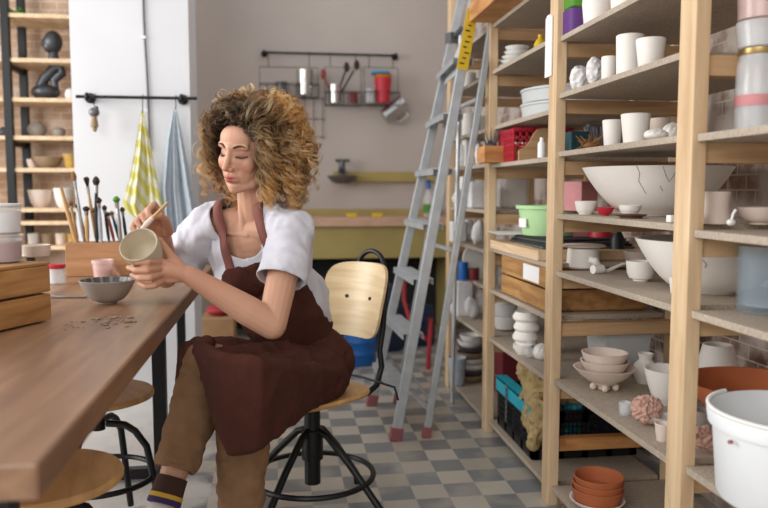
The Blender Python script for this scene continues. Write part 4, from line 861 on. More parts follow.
bay3(1.22, [(461, 15, 26, 'w', 'film wrapped pot in the left of the three behind the ladder at eye level'), (471, 16, 30, 'b', 'white box between two wrapped pots behind the ladder'), (480, 14, 24, 'w', 'film wrapped pot by the far post at eye level')], 'wrapped pots at eye level')
bay3(1.01, [(459, 14, 20, 'w', 'white wrapped pot behind the ladder, left on the shelf below eye level'), (467, 15, 30, 'c', 'white jar behind the ladder on the shelf below eye level'), (477, 18, 26, 'b', 'white square box behind the ladder on the shelf below eye level')], 'white pots below eye level')
bay3(.826, [(458, 15, 20, 'b', 'white box behind the ladder on the middle shelf, left'), (468, 16, 24, 'w', 'white wrapped pot behind the ladder on the middle shelf'), (479, 16, 26, 'w', 'white wrapped pot by the far post on the middle shelf')], 'white pots on the middle far shelf')
rel_pl = MB().bb((XF+.1, FY[3]+PD+.002, .62-.017), (XB-.04, 3.998, .62)).build('shelf_board', 'chipboard', rk, bevel=.0015); rel_pl.location = -rk.location
item('blue_bottle', 'small blue bottle on the shelf behind the ladder', 'bottle', 463, .62, 10, 18, cyl, 'blue_plastic', X=1.1)
item('dark_pot', 'small red and dark pot beside the small blue bottle', 'pot', 473, .62, 12, 12, cyl, 'dark_red', X=1.12)
item('white_disc', 'large white disc standing upright beside the far post', 'plate', 482, .62, 14, 40, lambda R, h: MB().cyl((0, -.01, h/2), (0, .01, h/2), h/2), 'white_glaze', X=1.08)
bay3(.43, [(456, 14, 16, 'w', 'pinkish wrapped pot behind the ladder low down'), (463, 16, 34, 'b', 'white tilted box behind the ladder low down'), (472, 16, 22, 'w', 'white wrapped bowls behind the ladder low down'), (480, 16, 28, 'w', 'white wrapped bowls by the far post low down')], 'white pots on the low far shelf')
bt_ = colx(462, 1.0, .05)
item('blue_bucket', 'pale blue bucket on the bottom shelf behind the ladder', 'bucket', 457, .05, 18, 28, cup, 'blue_towel', X=1.15)
p = colx(470, 1.03, .05); k = zc_of(p)/FPX
for i in range(8):
    tag(link('stacked_dish', MB().lathe(bowlP((17-abs(i-2))*k, .04, .6, .006), seg=28).mesh('d'), ('tan_pot', 'dull_metal', 'bisque', 'white_glaze')[i % 4], None, (p.x+.006*(i % 3), p.y, .051+i*.031)), ('lowest', 'second', 'third', 'fourth', 'fifth', 'sixth', 'seventh', 'topmost')[i]+' dish of the tall mixed stack on the bottom shelf beside the ladder', 'dish', 'mixed dishes beside the ladder')
print('BAD', BAD)
# ------------------------------------------------------------------ things on the table
# slatted crate on the left
cA = onz(52, 321, TZ); cB = onz(0, 333, TZ); dr = (cA-cB); ang = math.atan2(dr.y, dr.x)-PI/2
cr = thing('wooden_crate', 'honey coloured slatted wooden crate on the table at the left edge', 'crate', (cA.x, cA.y, TZ+.001), ang)
cw, cl_, = .30, .50; ctop = .15
for k in range(2):
    zz = .004+k*.076
    for (lo, hi) in (((-.014, -cl_, zz), (0, 0, zz+.07)), ((-cw, -cl_, zz), (-cw+.014, 0, zz+.07)), ((-cw+.014, -.014, zz), (-.014, 0, zz+.07)), ((-cw+.014, -cl_, zz), (-.014, -cl_+.014, zz+.07))):
        MB().bb(lo, hi).build('slat', 'crate_wood', cr, bevel=.003)
MB().bb((-cw+.014, -cl_+.014, .002), (-.014, -.014, .01)).build('bottom', 'crate_wood', cr)
for a in (-.028, -cw+.028):
    for b in (-.03, -cl_+.03): MB().box((a, b, .075), (.026, .026, .148)).build('corner_post', 'crate_wood', cr)
rot = Matrix.Rotation(ang, 3, 'Z')
MBt = MB().bb((-cw, -cl_*.96, 0), (0, 0, .008)).build('crate_lid', 'crate_wood', loc=(cA.x, cA.y, TZ+.152), bevel=.002, rz=ang); tag(MBt, 'thin wooden board lying on top of the slatted crate', 'board')
ct_ = TZ+.161
q = W(8, 262, 1.9); q = onz(8, 267, ct_)
def tubset(px, py, z, R, hs, mats, labels, names, cats):
    p = onz(px, py, z); zz = z+.001
    for h, m, l, nm, c in zip(hs, mats, labels, names, cats):
        o = thing(nm, l, c, (p.x, p.y, zz)); MB().lathe(cupP(R, R*.93, h, .003), seg=36).build('body', m[0], o)
        if m[1]: MB().lathe([(R*.88, .004), (R*.9, .006), (R*.93, h*.8), (.001, h*.8)], seg=36).build('contents', m[1], o)
        MB().lathe([(R*1.03, h+.0005), (R*1.05, h+.002), (R*1.05, h+.007), (.001, h+.008)], seg=36).build('lid', m[2], o)
        zz += h+.0095
tubset(2, 262, ct_, .052, [.066, .07], [('frosted', 'red_liquid', 'frosted'), ('frosted', 'white_plastic', 'white_plastic')], ['clear tub of dark red glaze with a lid, standing on the slatted crate', 'clear tub with white contents stacked on the dark red tub'], ['glaze_tub', 'glaze_tub'], ['tub', 'tub'])
pot = onz(36, 257, ct_); tag(MB().lathe(cupP(.04, .036, .034, .004), seg=36).build('bisque_pot', 'bisque_warm', loc=(pot.x, pot.y, ct_+.001)), 'low cream coloured pot standing on the slatted crate', 'pot')
rj = onz(57, 284, TZ); o = thing('glaze_jar', 'small clear jar with a red lid behind the slatted crate', 'jar', (rj.x, rj.y, TZ+.001)); MB().lathe(cupP(.03, .03, .058), seg=28).build('body', 'frosted', o); MB().lathe([(.031, .0585), (.032, .06), (.032, .073), (.001, .074)], seg=28).build('lid', 'red_plastic', o)
# brush block
bl = onz(66, 277, TZ); br = onz(128, 277, TZ); bx_w = br.x-bl.x; by = bl.y; bh = W(94, 243, zc_of((bl+br)/2)).z-TZ
bkx = thing('brush_holder', 'rectangular wooden block holder full of paintbrushes on the table', 'holder', ((bl.x+br.x)/2, by+.05, TZ+.001))
MB().bb((-bx_w/2, -.05, 0), (bx_w/2, .05, bh)).build('block', 'block_wood', bkx, bevel=.002)
rr = random.Random(3)
for i in range(11):
    MB().cyl((-bx_w*.43+bx_w*.86*i/10, -.03+.03*(i % 3), bh), (-bx_w*.43+bx_w*.86*i/10, -.03+.03*(i % 3), bh+.0012), .008).build('hole', 'dark_void', bkx)
BR = [(61, 73, 188, 'handle_wood', 0, 'tan'), (73, 79, 171, 'steel', 'bristle_tan', 'metal'), (86, 89, 177, 'handle_wood', 'bristle_dark', 'fan'), (96, 93, 176, 'dark_void', 'bristle_dark', 'black'), (70, 73, 200, 'handle_wood', 'bristle_tan', 'a'), (77, 79, 203, 'handle_red', 'bristle_dark', 'b'), (86, 84, 206, 'handle_wood', 'bristle_dark', 'c'), (104, 103, 205, 'bristle_dark', 'bristle_dark', 'd'), (93, 94, 208, 'navy', 'bristle_tan', 'e'), (98, 97, 197, 'blue_towel', 'bristle_dark', 'f'), (107, 108, 212, 'handle_red', 'bristle_dark', 'g'), (111, 112, 211, 'navy', 'bristle_tan', 'h'), (116, 116, 196, 'steel', 'leaf_green', 'i'), (122, 120, 207, 'dark_void', 'bristle_dark', 'j')]
BL = ['leftmost brush, a bare tan wooden handle leaning left', 'tall brush with a metal handle left of the middle', 'tall fan brush with dark spread bristles', 'tall black round headed brush beside the fan brush', 'short brush with tan bristles near the left end', 'short red handled brush behind the tall metal one', 'short brush with dark bristles under the fan brush', 'dark brush with a thick dark head right of the middle', 'navy handled brush with tan tip in the middle', 'blue handled brush in front of the black one', 'short red brush near the right end', 'short navy brush near the right end', 'tall thin silver brush with a green tip', 'rightmost brush with a black handle']
for i, (pt, pb_, yt, mh, mb_, nm) in enumerate(BR):
    x = -bx_w*.46+bx_w*.92*max(0, min(1, (pb_-66)/56)); base_ = Vector((bkx.location.x+x, bkx.location.y-.03+.03*(i % 3), TZ+bh+.0015))
    topx = ony(pt, yt, base_.y); d = topx-base_; Ld = d.length; d.normalize(); m4, _ = orient((0, 0, 0), d)
    o = thing('paintbrush', BL[i]+' in the wooden block', 'paintbrush', base_, 0, 'paintbrushes in the wooden block')
    th = .006 if i % 3 else .008; L_ = Ld
    MB().lathe([(th*.6, 0), (th, .02), (th*1.1, L_*.5), (th*.8, L_*(.74 if mb_ else 1))], seg=10, m=m4).build('handle', mh, o)
    if mb_:
        MB().lathe([(th*.9, L_*.74), (th*1.15, L_*.86)], seg=10, m=m4).build('ferrule', 'steel', o)
        hd2 = MB()
        if nm == 'fan':
            for k in range(9):
                a = (k-4)*.16; q = Vector((math.sin(a)*L_*.17, 0, L_*.85+math.cos(a)*L_*.15)); hd2.tube([m4 @ Vector((0, 0, L_*.84)), m4 @ q], [.004, .006], 6)
        else: hd2.lathe([(th*1.1, L_*.86), (th*1.9, L_*.92), (th*1.3, L_*.97), (.001, L_)], seg=12, m=m4)
        hd2.build('bristles', mb_, o)
# pink paint pot and lid
pj = onz(103, 279, TZ); o = thing('paint_jar', 'small pink plastic jar of red paint on the table', 'jar', (pj.x, pj.y, TZ+.001)); kj = zc_of(pj)/FPX
MB().lathe([(8*kj, 0), (8.6*kj, .004), (9.5*kj, 15*kj), (10.5*kj, 15.5*kj), (10.8*kj, 19*kj), (9.8*kj, 19.2*kj), (9*kj, 15*kj), (7.8*kj, .006), (.001, .004)], seg=32).build('body', 'pink_cup', o)
MB().lathe([(7.7*kj, .006), (8.4*kj, 9*kj), (.001, 9*kj)], seg=32).build('paint', 'pink_paint', o)
pj2 = onz(114, 277, TZ); tag(MB().lathe([(.03, 0), (.032, .002), (.032, .008), (.001, .009)], seg=28, m=Matrix.Translation((0, 0, .027)) @ Matrix.Rotation(1.1, 4, 'Y')).build('jar_lid', 'pink_cup', loc=(pj2.x, pj2.y, TZ+.002)), 'round translucent jar lid leaning against the pink paint jar', 'lid')
# bowl, spatula, clay crumbs
bo_ = onz(108, 303.5, TZ); kb = zc_of(bo_)/FPX; o = thing('glazed_bowl', 'grey stoneware bowl with a dark striped inside on the table', 'bowl', (bo_.x, bo_.y, TZ+.001))
Rb = 27*kb; hb = 23.5*kb; pf = bowlP(Rb, hb, .32, .005, .5); MB().lathe(pf, seg=48).build('body', 'grey_clay', o)
inn = [(r-.0008 if i else r, z_+.0008) for i, (r, z_) in enumerate(bowlP(Rb, hb, .32, .005, .5)[10:-1])]
g = MB(); n_ = 48; vs = [(max(r-.0006, .001)*math.cos(2*PI*i/n_), max(r-.0006, .001)*math.sin(2*PI*i/n_), z_) for r, z_ in inn for i in range(n_)]
g.add(vs, [(j*n_+i, j*n_+(i+1) % n_, (j+1)*n_+(i+1) % n_, (j+1)*n_+i) for j in range(len(inn)-1) for i in range(n_) if i % 3]); g.build('striped_glaze', 'dark_glaze', o)
sp_ = onz(70, 298, TZ); tag(MB().rbox((0, 0, .004), (.13, .018, .006), .008, -.12).build('palette_knife', 'steel', loc=(sp_.x-.01, sp_.y, TZ+.001)), 'flat grey metal palette knife lying on the table beside the bowl', 'knife')
cm = MB(); rr = random.Random(12)
for i in range(46):
    px, py = (rr.uniform(64, 84), rr.uniform(322, 331)) if i < 14 else (rr.gauss(113, 12), rr.gauss(321, 3)); p = onz(px, py, TZ); s = rr.uniform(.002, .005) if i < 14 else rr.uniform(.004, .011)
    cm.ell((p.x, p.y, TZ+s*.25), (s, s*.8, s*.25), Matrix.Rotation(rr.uniform(0, 3), 3, 'Z'), 8, 5)
o = cm.build('clay_crumbs', 'tan_pot'); tag(o, 'thin dried clay crumbs and smears on the table in front of the bowl', 'clay', kind='stuff')
# ------------------------------------------------------------------ the woman
J = dict(pel=W(302, 368, 2.44), wst=W(288, 312, 2.40), chs=W(259, 256, 2.34), nck=W(253, 219, 2.285), hd=W(246.5, 152, 2.19),
         sL=W(292, 233, 2.20), eL=W(272, 325, 2.06), wL=W(189, 275, 1.985), sR=W(208, 228, 2.33), eR=W(166, 277, 2.45), wR=W(164, 239, 2.20),
         hL=W(316, 378, 2.38), hR=W(290, 374, 2.50), kL=W(243, 392, 2.08), kR=W(210, 366, 2.16), aL=W(240, 530, 2.10), aR=W(171, 482, 2.02))
person = thing('person', 'seated woman with curly blonde hair, white t-shirt and brown apron, holding a cup', 'person', (J['pel'].x, J['pel'].y, ZS))
def prel(me): return shift(me, person.location)
lf_ = (J['sL']-J['sR']); lf_.z = 0; lf_.normalize(); fw_ = Vector((lf_.y, -lf_.x, 0)); 
if fw_.y > 0: fw_ = -fw_
lean = (J['nck']-J['wst']).normalized()
up_ = lean; fT = (fw_-up_*fw_.dot(up_)).normalized(); lT = up_.cross(fT) if up_.cross(fT).dot(lf_) > 0 else fT.cross(up_)
q_t = Quaternion(up_, math.radians(18)); q_t = q_t if (q_t @ fT).dot(RT) > fT.dot(RT) else q_t.inverted(); fT = q_t @ fT; lT = q_t @ lT
RTs = Matrix((lT, fT, up_)).transposed()           # torso: x her left, y forward, z up
# head frame
def frame(yaw_left, pitch, roll):
    f0 = -FW.copy(); f0.z = 0; f0.normalize()      # facing the camera
    r = Matrix.Rotation(-yaw_left, 3, 'Z') @ f0    # turn towards image left
    x = Vector((-r.y, r.x, 0)); x = x if x.dot(RT) > 0 else -x
    m = Matrix((x, r, Vector((0, 0, 1)))).transposed()   # x = image right (her left), y forward, z up ; left handed check below
    return m @ Matrix.Rotation(-pitch, 3, 'X') @ Matrix.Rotation(roll, 3, 'Y')
RH = frame(math.radians(25), math.radians(12), math.radians(8))
HC = J['hd']
def hp(x, y, z): return HC + RH @ Vector((x, y, z))
def hprim(mb, x, y, z, r, rot=None): return mb.ell(hp(x, y, z), r, RH @ rot if rot is not None else RH)
body = MB()
def torso(mb, g=0, full=True):
    mb.ell(J['pel']+Vector((0, 0, .0)), (.14+g, .11+g, .11+g), RTs)
    mb.ell(J['wst'], (.118+g, .095+g, .12+g), RTs)
    mb.ell(J['chs']+RTs @ Vector((0, -.02, .0)), (.138+g, .098+g, .15+g), RTs)
    for s in (-1, 1): mb.ell(J['chs']+RTs @ Vector((s*.06, .047, -.035)), (.056+g, .045+g, .055+g), RTs)
    o_b = RTs @ Vector((0, -.022, -.006)); mb.cap(J['sR']+o_b, J['sL']+o_b, .042+g*.6, .042+g*.6)
    mb.ell(lerp(J['chs'], J['nck'], .5)+RTs @ Vector((0, .0, -.01)), (.10+g, .072+g, .085+g), RTs)
    for k in ('sR', 'sL'): mb.cap(J[k]+Vector((0, 0, .004)), J['nck']+RTs @ Vector((0, -.025, .0)), .043+g, .043+g)
    return mb
torso(body)
body.chain([J['sL'], lerp(J['sL'], J['eL'], .35), J['eL']], [.047, .046, .040]); body.chain([J['eL'], lerp(J['eL'], J['wL'], .3), J['wL']], [.040, .0415, .0255])
body.chain([J['sR'], lerp(J['sR'], J['eR'], .35), J['eR']], [.046, .044, .036]); body.chain([J['eR'], lerp(J['eR'], J['wR'], .3), J['wR']], [.037, .037, .0235])
body.cap(J['nck']+RTs @ Vector((0, -.01, -.03)), hp(0, -.025, -.05), .052, .05)
body.chain([J['nck']+RTs @ Vector((-.03, .035, -.02)), hp(-.035, -.02, -.05)], [.014, .016]); body.chain([J['nck']+RTs @ Vector((.03, .035, -.02)), hp(.035, -.02, -.05)], [.014, .016])
for s in (-1, 1): body.cap(J['nck']+RTs @ Vector((s*.016, .052, -.03)), J['nck']+RTs @ Vector((s*.085, .03, -.012)), .010, .008)
body.chain([J['hL'], J['kL'], J['aL']], [.08, .055, .04]); body.chain([J['hR'], J['kR'], J['aR']], [.08, .055, .036])
# head
def head(mb):
    hprim(mb, 0, -.018, .035, (.074, .092, .082)); hprim(mb, 0, .02, -.01, (.061, .069, .085)); hprim(mb, 0, .022, -.045, (.055, .064, .064))
    hprim(mb, 0, .052, -.082, (.027, .03, .027)); mb.chain([hp(-.053, -.0, -.045), hp(-.035, .03, -.08), hp(0, .062, -.095), hp(.035, .03, -.08), hp(.053, 0, -.045)], [.017, .02, .018, .02, .017])
    for s in (-1, 1):
        hprim(mb, s*.034, .050, -.022, (.025, .025, .03)); hprim(mb, s*.071, -.005, -.005, (.009, .018, .03))
    hprim(mb, 0, .052, .045, (.05, .03, .042)); mb.chain([hp(-.04, .064, .028), hp(0, .079, .026), hp(.04, .064, .028)], [.011, .012, .011])
    mb.chain([hp(0, .083, .02), hp(0, .093, -.006), hp(0, .1075, -.029)], [.008, .0078, .0085]); hprim(mb, 0, .094, -.034, (.010, .014, .0075))
    for s in (-1, 1): hprim(mb, s*.0105, .093, -.034, (.0068, .010, .007))
    hprim(mb, 0, .074, -.062, (.026, .018, .018))
    return mb
head(body)
# hands: finger joints given as picture position and distance
def hand(mb, wrist, palm, fingers, thumb, pr):
    mb.cap(wrist, lerp(wrist, palm[0], .5), .0225, .021)
    mb.chain([wrist, palm[0]], [.022, .02])
    for f in fingers:
        mb.chain([lerp(wrist, f[0], .25)]+[f[0]], [.016, .0115]); mb.chain(f, [.0105, .0095, .0085, .0072], 12)
    for f1, f2 in zip(fingers, fingers[1:]): mb.cap(lerp(f1[0], f2[0], .5), lerp(wrist, lerp(f1[0], f2[0], .5), .3), .0095, .015)
    mb.chain(thumb, [.017, .0125, .0105, .0085], 12)
FL = [[W(161, 262, 1.955), W(148, 262, 1.905), W(138, 262, 1.90), W(130.5, 260.5, 1.925)],
      [W(161, 268, 1.955), W(147, 270.5, 1.90), W(136.5, 270.5, 1.90), W(128.5, 267.5, 1.925)],
      [W(162, 274, 1.96), W(149.5, 278, 1.905), W(140, 278.5, 1.905), W(132, 275, 1.93)],
      [W(164, 280, 1.97), W(154, 285.5, 1.925), W(146, 286.5, 1.92), W(139.5, 284, 1.94)]]
TL = [W(180, 267, 1.985), W(172, 257, 1.975), W(166, 249, 1.965), W(160, 240.5, 1.955)]
hand(body, J['wL'], [W(168, 270, 1.965)], FL, TL, 0)
FR = [[W(160, 213, 2.125), W(154, 204, 2.09), W(148.5, 210, 2.065), W(149, 217, 2.06)],
      [W(156.5, 217, 2.12), W(147.5, 210, 2.085), W(142.5, 216, 2.06), W(145, 222, 2.055)],
      [W(153, 221, 2.125), W(141, 216, 2.09), W(137, 222, 2.065), W(140.5, 227, 2.06)],
      [W(151, 226, 2.135), W(135.5, 222, 2.10), W(132.5, 228, 2.075), W(136.5, 232, 2.07)]]
TR = [W(168, 231, 2.16), W(166, 221, 2.11), W(160, 215.5, 2.075), W(153.5, 217.5, 2.06)]
hand(body, J['wR'], [W(160, 226, 2.15)], FR, TR, 0)
me = remesh(body, .0027, 3, .5)
# carve the face in head space
Rinv = RH.transposed()
nv = len(me.vertices); co = np.empty(nv*3); me.vertices.foreach_get('co', co); co = co.reshape(-1, 3)
Lh = (co-np.array(HC)) @ np.array(RH)
sel = (np.abs(Lh) < .16).all(1) & (Lh[:, 1] > .03)
def G(x, y, z, sx, sz): return np.exp(-((Lh[:, 0]-x)/sx)**2-((Lh[:, 2]-z)/sz)**2)*sel
dy = np.zeros(nv); dz = np.zeros(nv)
for s in (-1, 1):
    dy -= .0105*G(s*.031, 0, .008, .019, .013)
    dy += .0075*G(s*.032, 0, .0065, .0145, .0085)
    dy -= .0035*G(s*.032, 0, .0, .014, .0028)
    dy -= .003*G(s*.022, 0, -.045, .006, .014)
dy += .005*G(0, 0, -.0575, .018, .005)+.0055*G(0, 0, -.0685, .016, .0055)
dy -= .0055*G(0, 0, -.063, .021, .0024)
dy -= .004*G(0, 0, -.079, .02, .005); dy -= .002*G(0, 0, -.049, .004, .006)
Lh[:, 1] += dy; co = Lh @ np.array(RH).T + np.array(HC)
me.vertices.foreach_set('co', co.ravel()); me.update()
# skin colours that belong to the skin itself: lips, cheeks; plus a darker tone over the lids
m, n, l, b = base('skin', .5, 0, .4); at = n.new('ShaderNodeAttribute'); at.attribute_name = 'tint'; l.new(at.outputs['Color'], b.inputs['Base Color'])
b.inputs['Subsurface Weight'].default_value = .12; b.inputs['Subsurface Radius'].default_value = (.012, .005, .003); b.inputs['Subsurface Scale'].default_value = .6
sk_ = np.array(lin('c99a80')[:3]); lipc = np.array(lin('a04a46')[:3]); ch_ = np.array(lin('c4806c')[:3]); hndc = np.array(lin('bd846a')[:3])
col = np.tile(sk_, (nv, 1))
def mixc(c, k): global col; k = np.clip(k, 0, 1)[:, None]; col = col*(1-k)+c*k
mixc(lipc, 1.7*(G(0, 0, -.0585, .020, .0045)**1.3+G(0, 0, -.0675, .017, .0052)**1.3)*(Lh[:, 1] > .055))
for s in (-1, 1): mixc(ch_, .5*G(s*.04, 0, -.03, .022, .018)); mixc(ch_*.6, .75*G(s*.032, 0, .006, .019, .009))
mixc(ch_, .4*G(0, 0, -.03, .014, .012))
for c_, r_ in ((J['wL'], .13), (J['wR'], .12)): mixc(hndc, .55*np.exp(-(np.linalg.norm(co-np.array(c_), axis=1)/r_)**2))
ca = me.color_attributes.new('tint', 'FLOAT_COLOR', 'POINT'); ca.data.foreach_set('color', np.concatenate([col, np.ones((nv, 1))], 1).ravel())
body_o = link('body', prel(me), 'skin', person, smooth='all')
# brows and lashes
def surf_y(x, z):
    d = (Lh[:, 0]-x)**2+(Lh[:, 2]-z)**2+(Lh[:, 1] < .03)*1.0; i = int(np.argmin(d)); return Lh[i, 1]
for s in (-1, 1):
    pts = [(s*(.013+.034*t), .026+.009*math.sin(t*2.3)-.004*t) for t in [i/8 for i in range(9)]]
    g = MB().tube([hp(x, surf_y(x, z)-.0004, z) for x, z in pts], [.002, .0032, .0036, .0036, .0033, .0028, .0023, .0018, .001], 8); rel(person, g).build('eyebrow', 'brow', person, smooth='all')
    pts = [(s*(.0185+.0275*t), .003-.0045*math.sin(t*PI)) for t in [i/8 for i in range(9)]]
    g = MB().tube([hp(x, surf_y(x, z)+.0006, z) for x, z in pts], [.0009, .0013, .0015, .0016, .0016, .0016, .0015, .0013, .0008], 8)
    for i in range(10):
        t = (i+.5)/10; x = s*(.0185+.0285*t); z_ = .003-.0045*math.sin(t*PI); y_ = surf_y(x, z_); g.tube([hp(x, y_, z_), hp(x+s*.002*(t-.3), y_+.005, z_-.003), hp(x+s*.004*(t-.3), y_+.008, z_-.003)], [.0006, .0005, .0002], 4)
    rel(person, g).build('eyelashes', 'lash', person, smooth='all')
# ------------------------------------------------------------------ clothes
def np_co(me): a = np.empty(len(me.vertices)*3); me.vertices.foreach_get('co', a); return a.reshape(-1, 3)
def cut(me, keep, off=0, relax=8, thick=.003):
    """keep the faces of me where keep(points) is true, smooth the cut edge, push out by off"""
    bm = bmesh.new(); bm.from_mesh(me); bm.verts.ensure_lookup_table(); bm.normal_update()
    P_ = np.array([v.co for v in bm.verts]); k = keep(P_); 
    bmesh.ops.delete(bm, geom=[v for v, q in zip(list(bm.verts), k) if not q], context='VERTS')
    for f in [f for f in bm.faces if sum(len(e.link_faces) > 1 for e in f.edges) <= 1]: bm.faces.remove(f)
    for v in [v for v in bm.verts if not v.link_faces]: bm.verts.remove(v)
    for _ in range(relax):
        nc = {}
        for v in bm.verts:
            nb = [e.other_vert(v) for e in v.link_edges if len(e.link_faces) == 1]
            if len(nb) == 2: nc[v] = v.co*.4+(nb[0].co+nb[1].co)*.3
        for v, c_ in nc.items(): v.co = c_
    bm.normal_update()
    if off:
        ns = [v.normal.copy() for v in bm.verts]
        for v, q in zip(bm.verts, ns): v.co += q*off
    o = bpy.data.meshes.new('c'); bm.to_mesh(o); bm.free()
    return o
def addcloth(name, me, m, thick=.003, sub=0):
    o = link(name, prel(me), m, person, smooth='all'); s = o.modifiers.new('s', 'SOLIDIFY'); s.thickness = thick; s.offset = 1; return o
def T2(P_): return (P_-np.array(J['chs'])) @ np.array(RTs)    # torso space
sh = MB(); torso(sh, .010)
sh.ell(J['wst']+RTs @ Vector((0, -.02, .02)), (.13, .10, .13), RTs)
def sleeve(s, e, t, r0, r1): sh.chain([s, lerp(s, e, t*.5), lerp(s, e, t)], [r0, (r0+r1)/2, r1])
sleeve(J['sL'], J['eL'], .56, .049, .054); sleeve(J['sR'], J['eR'], .58, .054, .066)
shm = remesh(sh, .0055, 6, .6)
sh = MB(); torso(sh, .010); sh.ell(J['wst']+RTs @ Vector((0, -.02, .02)), (.13, .10, .13), RTs); shT = remesh(sh, .0055, 6, .6)
def folds(me, amp, seed, stretch):
    C_ = np_co(me); N_ = np.empty(len(C_)*3); me.vertices.foreach_get('normal', N_); N_ = N_.reshape(-1, 3); Q = C_ @ np.array(Rst).T*np.array(stretch)+np.array([0, 0, seed])
    k_ = np.array([.5-abs(noise.noise(q)) for q in Q])*1.6*amp; me.vertices.foreach_set('co', (C_+N_*k_[:, None]).ravel())
    me.update()
Rst = RTs.transposed()
for m_ in (shm, shT): folds(m_, .013, 3, (9, 9, 7)); folds(m_, .011, 9, (20, 16, 10)); folds(m_, .003, 1, (45, 40, 25))
dL, dR = (J['eL']-J['sL']).normalized(), (J['eR']-J['sR']).normalized()
nkT = (np.array(J['nck']-J['chs'])) @ np.array(RTs)
def keep_shirt(P_):
    t = T2(P_); k = np.ones(len(P_), bool)
    aL = (P_-np.array(J['sL'])) @ np.array(dL); lL = np.linalg.norm(P_-np.array(J['sL'])-aL[:, None]*np.array(dL), axis=1)
    aR = (P_-np.array(J['sR'])) @ np.array(dR); lR = np.linalg.norm(P_-np.array(J['sR'])-aR[:, None]*np.array(dR), axis=1)
    LL, LR = (J['eL']-J['sL']).length, (J['eR']-J['sR']).length
    k &= ~((aL > LL*.54) & (lL < .09)); k &= ~((aR > LR*.56) & (lR < .09) & (t[:, 0] < -.05))
    # neckline: a scoop, deep in front
    x, y, z = t[:, 0], t[:, 1], t[:, 2]-nkT[2]
    front = (y > nkT[1]-.01); zl = -.088+1.1*np.abs(x/.085)**2.6*.088
    k &= ~(front & (z > zl) & (np.abs(x) < .085)); k &= ~((~front) & ((x/.078)**2+((y-nkT[1])/.06)**2 < 1) & (z > -.06))
    k &= (P_[:, 2] > J['pel'].z-.04)
    return k
shirt = addcloth('t_shirt', cut(shm, keep_shirt), 'shirt', .004)
# apron bib and straps lie on the shirt
def bib(P_):
    t = T2(P_); x, y, z = t[:, 0], t[:, 1], t[:, 2]
    top = nkT[2]-.108+.0*x; w = .088+np.clip((top-z), 0, .2)*.30
    kb = (y > .02) & (z < top) & (np.abs(x) < w) & (P_[:, 2] > J['pel'].z-.02)
    kb |= (z < -.13) & (P_[:, 2] > J['pel'].z-.06) & (P_[:, 2] < J['wst'].z-.035)
    return kb
ap = addcloth('apron_bib', cut(shT, bib, .0075, 10), 'apron', .004)
from mathutils.bvhtree import BVHTree
bvh = BVHTree.FromPolygons([v.co for v in shT.vertices], [p.vertices for p in shT.polygons])
for s in (-1, 1):
    c_z = nkT[2]-.09; rows = []
    for i in range(30):
        f_ = math.radians(-28+132*i/29); row = []
        for w in (-.0145, 0, .0145):
            c0 = J['chs']+RTs @ Vector((s*(.066+.004*math.cos(f_))+w+.006, -.005, c_z)); dr_ = RTs @ Vector((0, math.cos(f_), math.sin(f_)))
            hit, nr, _, _ = bvh.ray_cast(c0+dr_*.4, -dr_); row.append((hit if hit else c0+dr_*.1)+dr_*.0085)
        rows.append(row)
    for _ in range(3): rows = [rows[0]]+[[(a+b*2+c)/4 for a, b, c in zip(r0, r1, r2)] for r0, r1, r2 in zip(rows, rows[1:], rows[2:])]+[rows[-1]]
    g = MB(); g.add([p_ for r in rows for p_ in r], [(k*3+q, k*3+q+1, k*3+q+4, k*3+q+3) for k in range(29) for q in range(2)])
    so = rel(person, g).build('apron_strap', 'apron_strap', person, smooth='all'); md = so.modifiers.new('s', 'SOLIDIFY'); md.thickness = .003; md.offset = 0
tt = T2(np_co(shT)); d_ = (tt[:, 0]-.071)**2+(tt[:, 2]-nkT[2]+.10)**2+(tt[:, 1] < .03)*1.; bi = int(np.argmin(d_)); bpv = shT.vertices[bi]
g = MB().box(bpv.co+bpv.normal*.016, (.042, .005, .006), rot=RTs).box(bpv.co+bpv.normal*.016-RTs @ Vector((0, 0, .02)), (.042, .005, .004), rot=RTs).box(bpv.co+bpv.normal*.016-RTs @ Vector((.019, 0, .01)), (.004, .005, .022), rot=RTs).box(bpv.co+bpv.normal*.016-RTs @ Vector((-.019, 0, .01)), (.004, .005, .022), rot=RTs)
rel(person, g).build('buckle', 'brass', person)
# trousers
tr = MB(); tr.ell(J['pel'], (.165, .125, .10), RTs)
kLm, kRm = J['kL'], J['kR']
kLm = kLm+FW*.03; tr.chain([J['hL'], kLm, lerp(kLm, J['aL'], .93)], [.098, .072, .053]); tr.chain([J['hR'], kRm, lerp(kRm, J['aR'], .84)], [.095, .070, .050])
trm = remesh(tr, .006, 6, .6); Rst = Matrix.Identity(3); folds(trm, .008, 5, (12, 12, 9)); folds(trm, .006, 2, (20, 20, 34))
def keep_tr(P_):
    k = np.ones(len(P_), bool)
    for a, b in ((J['hL'], kLm), (J['hR'], kRm)):
        d = (b-a).normalized(); s = (P_-np.array(a)) @ np.array(d); k &= ~((s < (b-a).length*(.93 if b is kLm else .72)) & (P_[:, 2] > ZS+.012))
    for a, b, t in ((kRm, J['aR'], .88), (kLm, J['aL'], .95)):
        d = (b-a).normalized(); s = (P_-np.array(a)) @ np.array(d); r_ = np.linalg.norm(P_-np.array(a)-s[:, None]*np.array(d), axis=1); k &= ~((s > (b-a).length*t) & (r_ < .1))
    return k
tro = addcloth('trousers', cut(trm, keep_tr), 'trousers', .004)
